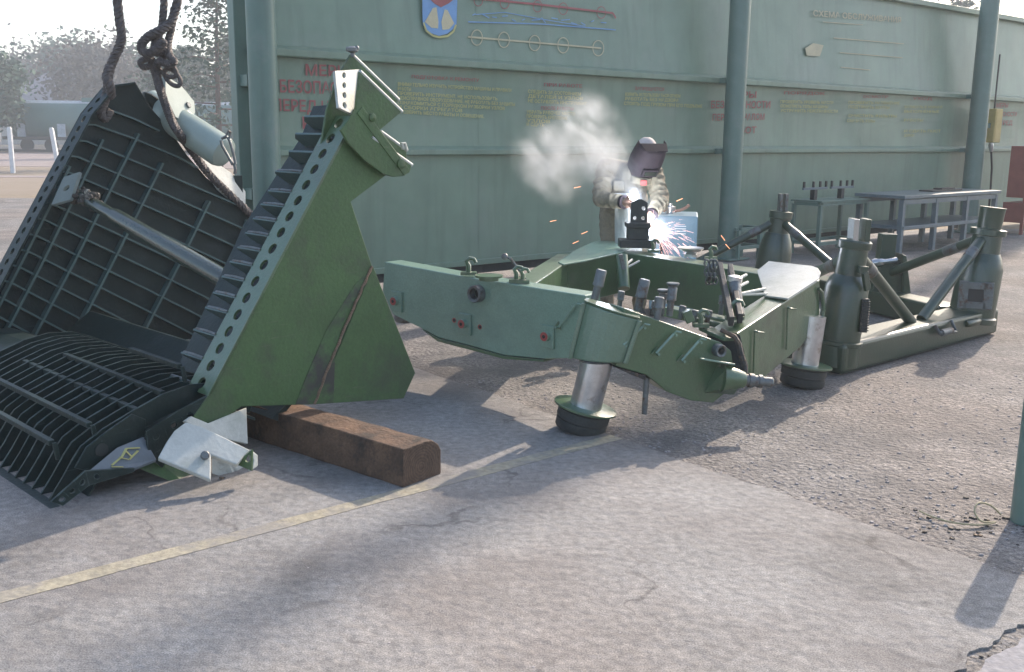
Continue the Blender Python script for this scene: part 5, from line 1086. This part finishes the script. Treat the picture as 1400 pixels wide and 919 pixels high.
# mask: curved fibre shield tilted down, with hood and window
fdir = V((.25, -.72, -.68)).normalized(); sdir = V((0, 0, 1)).cross(fdir).normalized(); sdir = sdir if sdir.x > 0 else -sdir; udir = sdir.cross(fdir).normalized(); udir = udir if udir.z > 0 else -udir
mc = hd + fdir * .015
vs = []; fs = []; nu, nv = 14, 10
for j in range(nv + 1):
    v3 = j / nv; zz = .135 - .325 * v3; wid = .125 + .018 * math.sin(v3 * 3.1); depf = .125 + .03 * v3
    for i in range(nu + 1):
        a = math.pi * (i / nu - .5) * 1.15; q = (abs(math.sin(a)) ** .8) * (1 if a > 0 else -1)
        vs.append(mc + sdir * wid * q + fdir * (depf * max(0, math.cos(a)) ** .7 - (.02 if abs(a) > 1.57 else 0)) + udir * zz)
for j in range(nv):
    for i in range(nu): fs.append((j * (nu + 1) + i, j * (nu + 1) + i + 1, (j + 1) * (nu + 1) + i + 1, (j + 1) * (nu + 1) + i))
mk_ = MB().add(vs, fs).build('welding_mask', 'mask', PE, smooth=True); sm = mk_.modifiers.new('t', 'SOLIDIFY'); sm.thickness = .006
mcf = mc + fdir * .148 - udir * .075
MB().box(mcf, sdir * .14, udir * .075, fdir * .03).build('window_frame', 'mask', mk_, bevel=.005); MB().box(mcf + fdir * .0165, sdir * .11, udir * .045, fdir * .003).build('window_glass', 'glass', mk_)
MB().prism([mc + sdir * .125 + udir * .13 + fdir * .02, mc - sdir * .125 + udir * .13 + fdir * .02, mc - sdir * .10 + udir * .135 + fdir * .12, mc + sdir * .10 + udir * .135 + fdir * .12], udir * .008).build('mask_brow', 'mask', mk_, bevel=.003)
# breast tag
tg = pt(880, 250, 8.50); MB().box(tg, (.055, 0, 0), (0, .02, 0), (0, 0, .045)).build('chest_patch', 'red', PE, bevel=.004)
# hands
def hand(c, fw, sd3, name='hand'):
    fw = fw.normalized(); sd3 = (sd3 - fw * sd3.dot(fw)).normalized(); dn = fw.cross(sd3).normalized(); dn = dn if dn.z < 0 else -dn
    mb = MB(); caps(mb, c - fw * .05, c, .032, .030); caps(mb, c + sd3 * .025, c - sd3 * .025, .024, .024); caps(mb, c + sd3 * .03 + fw * .05, c - sd3 * .03 + fw * .045, .019, .018); caps(mb, c, c + fw * .045, .034, .03)
    for i, (o_, l_) in enumerate(((.036, .75), (.013, 1.0), (-.012, .95), (-.036, .72))):
        b0 = c + sd3 * o_ + fw * .055; b1 = b0 + fw * .036 * l_ + dn * .012; b2 = b1 + fw * .008 + dn * .030 * l_; b3 = b2 - fw * .020 * l_ + dn * .010
        caps(mb, b0, b1, .0115, .011, 8); caps(mb, b1, b2, .011, .010, 8); caps(mb, b2, b3, .010, .009, 8)
    t0_ = c + sd3 * .030; t1_ = t0_ + sd3 * .030 + fw * .030 + dn * .012; t2_ = t1_ + fw * .028 + dn * .016 - sd3 * .012
    caps(mb, t0_, t1_, .014, .012, 8); caps(mb, t1_, t2_, .012, .010, 8)
    remesh(mb, name, 'glove', PE, .005, 2)
hand(haL, haL - elL, V((0, -.3, 1))); hand(haR, haR - elR, V((0, -.3, 1)))
arcp = V((PX.x + .125, PX.y + .03, at(889, 318, PX.y).z))
TO = thing('welding_torch', haR, 'electrode holder gripped in the hand beside the arc', 'welding torch')
tip = arcp + V((.01, .0, .03)); hd0 = haR + (haR - elR).normalized() * .03
MB().tube(hd0 + (hd0 - tip).normalized() * .06, hd0.lerp(tip, .35), .014, .012).build('handle', 'black', TO, smooth=True)
MB().tube(hd0.lerp(tip, .35), tip, .004, .004, n=8).build('electrode', 'worn', TO)
MB().sweep([hd0 + (hd0 - tip).normalized() * .06, haR + V((.10, .1, -.10)), haR + V((.16, .3, -.45)), V((wm.x - .1, wm.y - .15, .35)), wm - v2 * .28 + Z * .3], .012, 8).build('cable', 'black', TO, smooth=True)
arc = MB().ball(arcp, .036, 10).build('welding_arc', 'arc'); tag(arc, 'blinding white welding arc at the side of the dark pedestal', 'welding arc')
al = bpy.data.lights.new('arc_light', 'POINT'); al.energy = 10; al.color = (.78, .86, 1); al.shadow_soft_size = .03
alo = bpy.data.objects.new('arc_light', al); COL.objects.link(alo); alo.location = arcp + V((.03, .03, .03)); alo.parent = arc; alo.matrix_parent_inverse = arc.matrix_world.inverted()
al2 = bpy.data.lights.new('arc_light', 'POINT'); al2.energy = 7; al2.color = (.78, .86, 1); al2.shadow_soft_size = .03
alo2 = bpy.data.objects.new('arc_light', al2); COL.objects.link(alo2); alo2.location = V((PX.x - .02, PX.y + .16, zy(268))); alo2.parent = arc; alo2.matrix_parent_inverse = arc.matrix_world.inverted()
mb = MB()
for i in range(170):
    a = rnd.gauss(-.25, .55); L_ = rnd.uniform(.02, .10) * (1.2 if rnd.random() < .3 else .7); r_ = .04 + .30 * rnd.random() ** 1.9; dr = V((math.cos(a), rnd.uniform(-.5, .3), math.sin(a))).normalized()
    f_ = lambda q: arcp + dr * q - Z * q * q * .9
    mb.sweep([f_(r_), f_(r_ + L_ * .5), f_(r_ + L_)], rnd.uniform(.0005, .0011), 4, rfun=lambda t: 1 - .6 * t)
s1_ = mb.build('sparks', 'sparkw'); tag(s1_, 'spray of white-hot sparks flying right from the arc', 'sparks', kind='stuff')
mb = MB()
for x, y, a in ((785, 257, -.2), (752, 303, -.2), (795, 320, -.4), (783, 333, -.4), (986, 322, .9), (992, 334, .8), (925, 275, -.4)):
    p = at(x, y, 8.4); dr = V((math.cos(a), .1, -math.sin(a))); mb.tube(p, p + dr * .055, .0026, .002, n=5)
s2_ = mb.build('sparks', 'spark'); tag(s2_, 'scattered orange sparks drifting round the welder', 'sparks', kind='stuff')

# ------------------------------------------------------------------ background: wagons, house, posts, trees
def wagon(x0_, L_, Y, label):
    e = thing('tank_wagon', (x0_ + L_ / 2, Y, 0), label, 'railway wagon', 'railway tank wagons')
    MB().lathe((x0_, Y, 2.15), (1, 0, 0), [(0, .5), (.15, 1.1), (.5, 1.35), (L_ - .5, 1.35), (L_ - .15, 1.1), (L_, .5)], 28).build('tank', 'wagon', e, smooth=True)
    MB().prism([(x0_ + .3, Y - .62, 3.36), (x0_ + .3, Y + .62, 3.36), (x0_ + .3, Y + .3, 3.56), (x0_ + .3, Y - .3, 3.56)], (L_ - .6, 0, 0)).build('walkway', 'wagontop', e)
    MB().box((x0_ + L_ / 2, Y - .9, .95), (L_ + .4, 0, 0), (0, .9, 0), (0, 0, .22)).build('underframe', 'darkgap', e)
    for xx in (x0_ + 1.2, x0_ + 2.9, x0_ + L_ - 2.9, x0_ + L_ - 1.2): MB().lathe((xx, Y - .75, .47), (0, 1, 0), [(0, .47), (.12, .47)], 18).build('wheel', 'darkgap', e)
    for xx in (x0_ + 1.2, x0_ + 4.0): MB().box((xx, Y - 1.38, 1.5), (.55, 0, 0), (0, .1, 0), (0, 0, .9)).build('data_plate', 'wagontop', e)
    MB().box((x0_ + L_ / 2, Y, 3.62), (.9, 0, 0), (0, .9, 0), (0, 0, .3)).build('manhole', 'wagon', e)
YT = 72.0
xw = at(20, 190, YT).x; wagon(xw, 11.2, YT, 'pale-topped tank wagon seen left of the bucket'); xw2 = at(262, 190, YT).x; wagon(xw2, 11.2, YT, 'pale-topped tank wagon seen between the hinge arm and the column')
wagon(xw - 12.6, 11.2, YT, 'dark tank wagon at the left edge of the photo')
tag(MB().box((-20, YT - .75, .08), (160, 0, 0), (0, .08, 0), (0, 0, .16)).box((-20, YT + .75, .08), (160, 0, 0), (0, .08, 0), (0, 0, .16)).build('railway_track', 'darkgap'), kind='structure')
YH = 105.0; hx0, hx1 = at(-10, 140, YH).x, at(112, 140, YH).x; zr0, zr9 = at(60, 143, YH).z, at(60, 97, YH).z
HS = thing('house', ((hx0 + hx1) / 2, YH, 0), 'low house with a big grey hipped roof beyond the wagons', 'house')
MB().box(((hx0 + hx1) / 2, YH + 4, zr0 / 2), (hx1 - hx0 - 1, 0, 0), (0, 8, 0), (0, 0, zr0)).build('wall', 'house', HS)
rx0, rx1 = at(38, 97, YH).x, at(88, 97, YH).x
MB().add([(hx0, YH - .6, zr0), (hx1, YH - .6, zr0), (hx1, YH + 8.6, zr0), (hx0, YH + 8.6, zr0), (rx0, YH + 4, zr9), (rx1, YH + 4, zr9)], [(0, 1, 5, 4), (1, 2, 5), (2, 3, 4, 5), (3, 0, 4), (3, 2, 1, 0)]).build('roof', 'roof', HS)
for xx in (.3, .6): MB().box((hx0 + (hx1 - hx0) * xx, YH - .01, 1.6), (1.1, 0, 0), (0, .06, 0), (0, 0, 1.2)).build('window', 'glass', HS)
YF = 37.0
for i, (x, lean, lab) in enumerate(((17, .0, 'white concrete fence post at the left edge'), (80, -.10, 'white leaning fence post just left of the bucket edge'))):
    p = onz(x + 1, 236, 0); o = MB().box((0, 0, .80), (.15, 0, 0), (0, .13, 0), (0, 0, 1.68)).prism([(-.06, -.05, 1.64), (.06, -.05, 1.64), (.06, .05, 1.64), (-.06, .05, 1.64)], (0, 0, .04)).build('fence_post', 'white', bevel=.02)
    o.location = (p.x, p.y, -.02); o.rotation_euler = (0, lean, 0); tag(o, lab, 'fence post', 'white fence posts in the field')
def tree(p, H_, R_, kind, label, n=1700, leaf=.34, seed=1, name='deciduous_tree'):
    r = random.Random(seed); e = thing(name, p, label, 'tree', 'trees beyond the field'); p = V(p)
    top = p + V((r.uniform(-.3, .3), 0, H_))
    mb = MB(); tr = [p - Z * .1, p + V((r.uniform(-.1, .1), 0, H_ * .35)), p + V((r.uniform(-.2, .2), 0, H_ * .7)), top]
    mb.sweep(tr, H_ * .016, 7, rfun=lambda t: 1.2 - t * .95)
    cl_ = []
    nb = 26
    for i in range(nb):
        if kind == 'pine':
            t = .25 + .75 * (i / nb); zz = H_ * t; rr = R_ * (1.05 - t) * r.uniform(.6, 1.15) + .25; a = i * 2.4
            q = p + V((rr * math.cos(a), rr * math.sin(a), zz - rr * .12)); b0 = p + Z * (zz - .2)
        else:
            t = r.uniform(.35, 1); zz = H_ * t; rr = R_ * math.sqrt(max(.06, 1 - ((t - .62) / .45) ** 2)) * r.uniform(.45, 1.0); a = i * 2.4
            q = p + V((rr * math.cos(a), rr * math.sin(a), zz)); b0 = p + Z * (zz * .62)
        mb.sweep([b0, b0.lerp(q, .6) + Z * .12, q], H_ * .0045, 4, rfun=lambda t: 1.2 - t); cl_.append((q, b0))
    mb.build('trunk', 'bark', e)
    vs = []; fs = []
    n = int(n * (1.5 if kind == 'pine' else 3.2)); leaf *= .85
    for i in range(n):
        q, b0 = cl_[i % nb]; u = r.random() ** .55; sp2 = R_ * (.13 if kind == 'pine' else .24)
        c = b0.lerp(q, .25 + .75 * u) + V((r.gauss(0, sp2), r.gauss(0, sp2), r.gauss(0, sp2 * (.45 if kind == 'pine' else .8))))
        s_ = leaf * r.uniform(.5, 1.25); ax1 = V((r.gauss(0, 1), r.gauss(0, 1), r.gauss(0, .6))).normalized(); ax2 = ax1.cross(V((r.gauss(0, 1), r.gauss(0, 1), r.gauss(0, 1)))).normalized()
        o_ = len(vs); vs += [c - ax1 * s_, c + ax2 * s_ * .55, c + ax1 * s_, c - ax2 * s_ * .55]; fs.append((o_, o_ + 1, o_ + 2, o_ + 3))
    mat_ = 'leafA' if kind == 'pine' else ('leafB' if kind == 'leaf' else 'leafC')
    MB().add(vs, fs).build('crown', mat_, e)
def tz(x, ytop, Y): return at(x, ytop, Y).z
tr_list = [(300, -30, 46, 3.3, 'pine', 'slender pine close to the left column, taller than the frame', .16, 1500, 'pine_tree'),
           (228, 62, 60, 3.2, 'pine', 'sparse pine behind the knotted rope', .20, 1100, 'pine_tree'),
           (140, 60, 92, 4.4, 'twig', 'bare lilac-brown tree just left of the single rope', .34, 1500, 'deciduous_tree'),
           (68, 58, 125, 6.0, 'twig', 'bare tree whose top shows above the house roof', .42, 1700, 'deciduous_tree'),
           (108, 66, 118, 5.0, 'leaf', 'dull green tree between the house and the single rope', .42, 1700, 'deciduous_tree'),
           (185, 78, 100, 5.6, 'leaf', 'broad green tree between the two ropes', .40, 1900, 'deciduous_tree'),
           (258, 66, 84, 4.6, 'pine', 'broad pine behind the pale hinge arm', .34, 2200, 'pine_tree'),
           (325, 50, 80, 4.4, 'pine', 'green pine half hidden by the left column', .32, 2000, 'pine_tree'),
           (-8, 78, 70, 2.6, 'leaf', 'dark green tree at the left edge of the photo', .30, 1600, 'deciduous_tree'),
           (215, 110, 130, 7.0, 'leaf', 'low wide tree far behind the wagons', .5, 1600, 'deciduous_tree')]
for i, (x, yt, Y, R_, kd, lab, lf, n_, nm) in enumerate(tr_list):
    p = at(x, 200, Y); p.z = 0; tree(p, tz(x, yt, Y), R_, kd, lab, n_, lf, 20 + i, nm)
p = at(1292, 200, 60); p.z = 0; tree(p, tz(1292, -14, 60), 3.0, 'pine', 'pine whose tip shows above the right end of the wall', 1100, .22, 77, 'pine_tree')
# low far wood behind everything
mb = MB(); r = random.Random(5); vs = []; fs = []
for i in range(9000):
    x = r.uniform(-150, 40); c = V((x, 150 + r.uniform(0, 14), abs(r.gauss(0, 1)) * 2.6 + 1.4 * math.sin(x * .21) + 1.8)); s_ = r.uniform(.4, .9)
    a1 = V((r.gauss(0, 1), r.gauss(0, 1), r.gauss(0, 1))).normalized(); a2 = a1.cross(V((r.gauss(0, 1), r.gauss(0, 1), r.gauss(0, 1)))).normalized(); o_ = len(vs)
    vs += [c - a1 * s_, c + a2 * s_ * .5, c + a1 * s_, c - a2 * s_ * .5]; fs.append((o_, o_ + 1, o_ + 2, o_ + 3))
tag(mb.add(vs, fs).build('far_wood', 'leafB'), 'hazy far wood along the horizon', 'wood', kind='stuff')

mq = onz(490, 770, 0); mp = V((mq.x + 38 * math.sin(SUN_AZ), mq.y + 38 * math.cos(SUN_AZ), 0))  # unseen mast, added and placed to cast the soft shadow band
MA = thing('shadow_mast', mp, 'unseen tall grey mast added beyond the wall to cast a shadow band', 'mast')
MB().lathe(mp, Z, [(0, .26), (14, .20), (26, .15)], 20).build('shadow_mast_pole', 'column', MA, smooth=True)
MB().box(mp + Z * 26.4, (2.2, 0, 0), (0, .4, 0), (0, 0, .8)).build('shadow_mast_head', 'column', MA)

# ------------------------------------------------------------------ grit, weeds, wire
mb = MB(); r = random.Random(3)
def stone(c, s_):
    vs = []; k_ = 6
    for j, (zz, rr) in enumerate(((0, 1), (.45, .8))):
        for i in range(k_): a = 2 * math.pi * i / k_ + j * .4; vs.append(c + V((math.cos(a) * rr * s_ * r.uniform(.7, 1.2), math.sin(a) * rr * s_ * r.uniform(.6, 1.1), zz * s_ * r.uniform(.7, 1.2) - .003)))
    mb.add(vs, [(i, (i + 1) % k_, k_ + (i + 1) % k_, k_ + i) for i in range(k_)] + [tuple(range(k_, 2 * k_))])
for i in range(5200):
    u = r.random(); d0 = r.random() ** 1.7 * 3.4
    base = e0.lerp(PXX + ed * .6, .12 + .88 * u); nrm_ = V((-ed.y, ed.x, 0)); nrm_ = nrm_ if nrm_.y > 0 else -nrm_
    p = base + nrm_ * (d0 - .05) + V((r.gauss(0, .05), r.gauss(0, .05), -.006)); s_ = .0025 + .009 * r.random() ** 5
    stone(p, s_)
for i in range(700):
    p = V((r.uniform(-2.2, 1.8), r.uniform(2.4, 5.5), 0.001)); stone(p, .002 + .005 * r.random() ** 4)
tag(mb.build('gravel', 'stone'), 'loose grey grit and pebbles scattered over the yard', 'gravel', kind='stuff')
wb = P4 + V((-.12, -.02, .006))
def smoothp(P, k_=6):
    P = [V(p) for p in P]; out = []
    for i in range(len(P) - 1):
        p0, p1, p2, p3 = P[max(i - 1, 0)], P[i], P[i + 1], P[min(i + 2, len(P) - 1)]
        for j in range(k_):
            u = j / k_; out.append(.5 * ((2 * p1) + (p2 - p0) * u + (2 * p0 - 5 * p1 + 4 * p2 - p3) * u * u + (3 * p1 - p0 - 3 * p2 + p3) * u ** 3))
    return out + [P[-1]]
tag(MB().sweep(smoothp([wb + V(q_) * .62 for q_ in ((.02, .05, .02), (-.05, .07, .08), (-.14, .06, .10), (-.19, .0, .06), (-.16, -.05, .01), (-.06, -.04, .0), (-.2, -.09, .0), (-.36, -.05, .0), (-.46, .06, .0), (-.5, .16, .0))]), .0042, 6).build('loose_wire', mat('straw_wire', (.38, .33, .2), .7), smooth=True), 'pale loose wire curled on the ground by the near right column', 'wire')
mb = MB()
for i in range(420):
    q_ = PXX.lerp(cB, r.random() ** .7) + cn * r.gauss(.004, .022); stone(V((q_.x, q_.y, -.004)), .002 + .006 * r.random() ** 2)
for i in range(140):
    p = P4 + V((r.uniform(-.5, .05), r.gauss(-.02, .10), -.006)); s_ = .003 + .012 * r.random() ** 3; stone(p, s_)
tag(mb.build('debris', 'scorch'), 'dark dirt crumbs along the slab crack and round the foot of the short post', 'dirt', kind='stuff')
# yellow-green hose lying in the bucket
tag(MB().sweep([at(-20, 500, 5.9), at(10, 493, 6.0), at(40, 489, 6.05), at(75, 489, 6.0)], .016, 8).build('hose', mat('hose_rubber', (.36, .36, .10), .5), smooth=True), 'yellow-green hose lying across the back of the bucket slats', 'hose')

# ------------------------------------------------------------------ smoke
sk = [(889, 316, 8.12, .11, .8), (880, 287, 8.40, .10, .8), (866, 262, 8.42, .13, .28), (850, 238, 8.45, .18, .4), (832, 220, 8.5, .22, .85), (815, 200, 8.58, .24, 1.0), (800, 176, 8.6, .22, .9), (785, 160, 8.6, .18, .55), (790, 205, 8.6, .26, .55), (762, 212, 8.6, .24, .55), (738, 200, 8.6, .19, .7), (752, 226, 8.6, .2, .55), (775, 245, 8.6, .18, .35), (840, 205, 8.55, .16, .6)]
cs = [at(x, y, Y) for x, y, Y, _, _ in sk]
lo = V((min(c.x for c in cs) - .35, 7.98, min(c.z for c in cs) - .15)); hi = V((max(c.x for c in cs) + .25, 9.0, max(c.z for c in cs) + .35))
ctr = (lo + hi) / 2; sz = hi - lo
smo = MB().box((0, 0, 0), (sz.x, 0, 0), (0, sz.y, 0), (0, 0, sz.z)).build('smoke', bpy.data.materials.new('smoke_volume')); smo.location = ctr
tag(smo, 'drifting white welding smoke rising from the arc', 'smoke', kind='stuff')
sm_ = smo.data.materials[0]; sm_.use_nodes = True; nt = sm_.node_tree; N = nt.nodes; L = nt.links
N.remove(N['Principled BSDF']); pv = N.new('ShaderNodeVolumePrincipled'); pv.inputs['Color'].default_value = (.90, .94, 1, 1); pv.inputs['Anisotropy'].default_value = .6
L.new(pv.outputs[0], N['Material Output'].inputs['Volume'])
tc = N.new('ShaderNodeTexCoord'); nz = N.new('ShaderNodeTexNoise'); nz.inputs['Scale'].default_value = 4.2; nz.inputs['Detail'].default_value = 6; nz.inputs['Roughness'].default_value = .58; nz.inputs['Distortion'].default_value = .6
mpz = N.new('ShaderNodeMapping'); mpz.vector_type = 'TEXTURE'; mpz.inputs['Rotation'].default_value = (0, .9, 0); mpz.inputs['Scale'].default_value = (1.5, 1, .9); L.new(tc.outputs['Object'], mpz.inputs['Vector']); L.new(mpz.outputs[0], nz.inputs['Vector'])
nzv = N.new('ShaderNodeTexNoise'); nzv.inputs['Scale'].default_value = 2.6; nzv.inputs['Detail'].default_value = 3; L.new(tc.outputs['Object'], nzv.inputs['Vector'])
sub = N.new('ShaderNodeVectorMath'); sub.operation = 'MULTIPLY_ADD'; L.new(nzv.outputs['Color'], sub.inputs[0]); sub.inputs[1].default_value = (.46, .46, .46); L.new(tc.outputs['Object'], sub.inputs[2])
sub2 = N.new('ShaderNodeVectorMath'); sub2.operation = 'SUBTRACT'; L.new(sub.outputs[0], sub2.inputs[0]); sub2.inputs[1].default_value = (.23, .23, .23)
acc = None
for c, (_, _, _, rr, dn_) in zip(cs, sk):
    ds = N.new('ShaderNodeVectorMath'); ds.operation = 'DISTANCE'; L.new(sub2.outputs[0], ds.inputs[0]); ds.inputs[1].default_value = tuple(c - ctr)
    mr = N.new('ShaderNodeMapRange'); mr.interpolation_type = 'SMOOTHSTEP'; mr.inputs[1].default_value = rr * 1.55; mr.inputs[2].default_value = 0; mr.inputs[3].default_value = 0; mr.inputs[4].default_value = dn_ * 1.0
    L.new(ds.outputs['Value'], mr.inputs[0])
    if acc is None: acc = mr.outputs[0]
    else:
        ad = N.new('ShaderNodeMath'); ad.operation = 'MAXIMUM'; L.new(acc, ad.inputs[0]); L.new(mr.outputs[0], ad.inputs[1]); acc = ad.outputs[0]
nr_ = N.new('ShaderNodeMapRange'); nr_.inputs[1].default_value = .36; nr_.inputs[2].default_value = .84; L.new(nz.outputs[0], nr_.inputs[0])
pw = N.new('ShaderNodeMath'); pw.operation = 'POWER'; L.new(nr_.outputs[0], pw.inputs[0]); pw.inputs[1].default_value = 1.5
mu = N.new('ShaderNodeMath'); mu.operation = 'MULTIPLY'; L.new(acc, mu.inputs[0]); L.new(pw.outputs[0], mu.inputs[1])
mu2 = N.new('ShaderNodeMath'); mu2.operation = 'MULTIPLY'; L.new(mu.outputs[0], mu2.inputs[0]); mu2.inputs[1].default_value = 17.0; L.new(mu2.outputs[0], pv.inputs['Density'])

# ------------------------------------------------------------------ haze
hz_ = MB().box((0, 120, 9.4), (900, 0, 0), (0, 700, 0), (0, 0, 22.8)).build('haze', bpy.data.materials.new('haze_volume')); tag(hz_, 'thin pale haze filling the air', 'haze', kind='stuff')
hm = hz_.data.materials[0]; hm.use_nodes = True; nt = hm.node_tree; nt.nodes.remove(nt.nodes['Principled BSDF']); pv = nt.nodes.new('ShaderNodeVolumePrincipled')
pv.inputs['Color'].default_value = (.86, .93, 1, 1); pv.inputs['Density'].default_value = .0023; pv.inputs['Anisotropy'].default_value = .3
nt.links.new(pv.outputs[0], nt.nodes['Material Output'].inputs['Volume'])
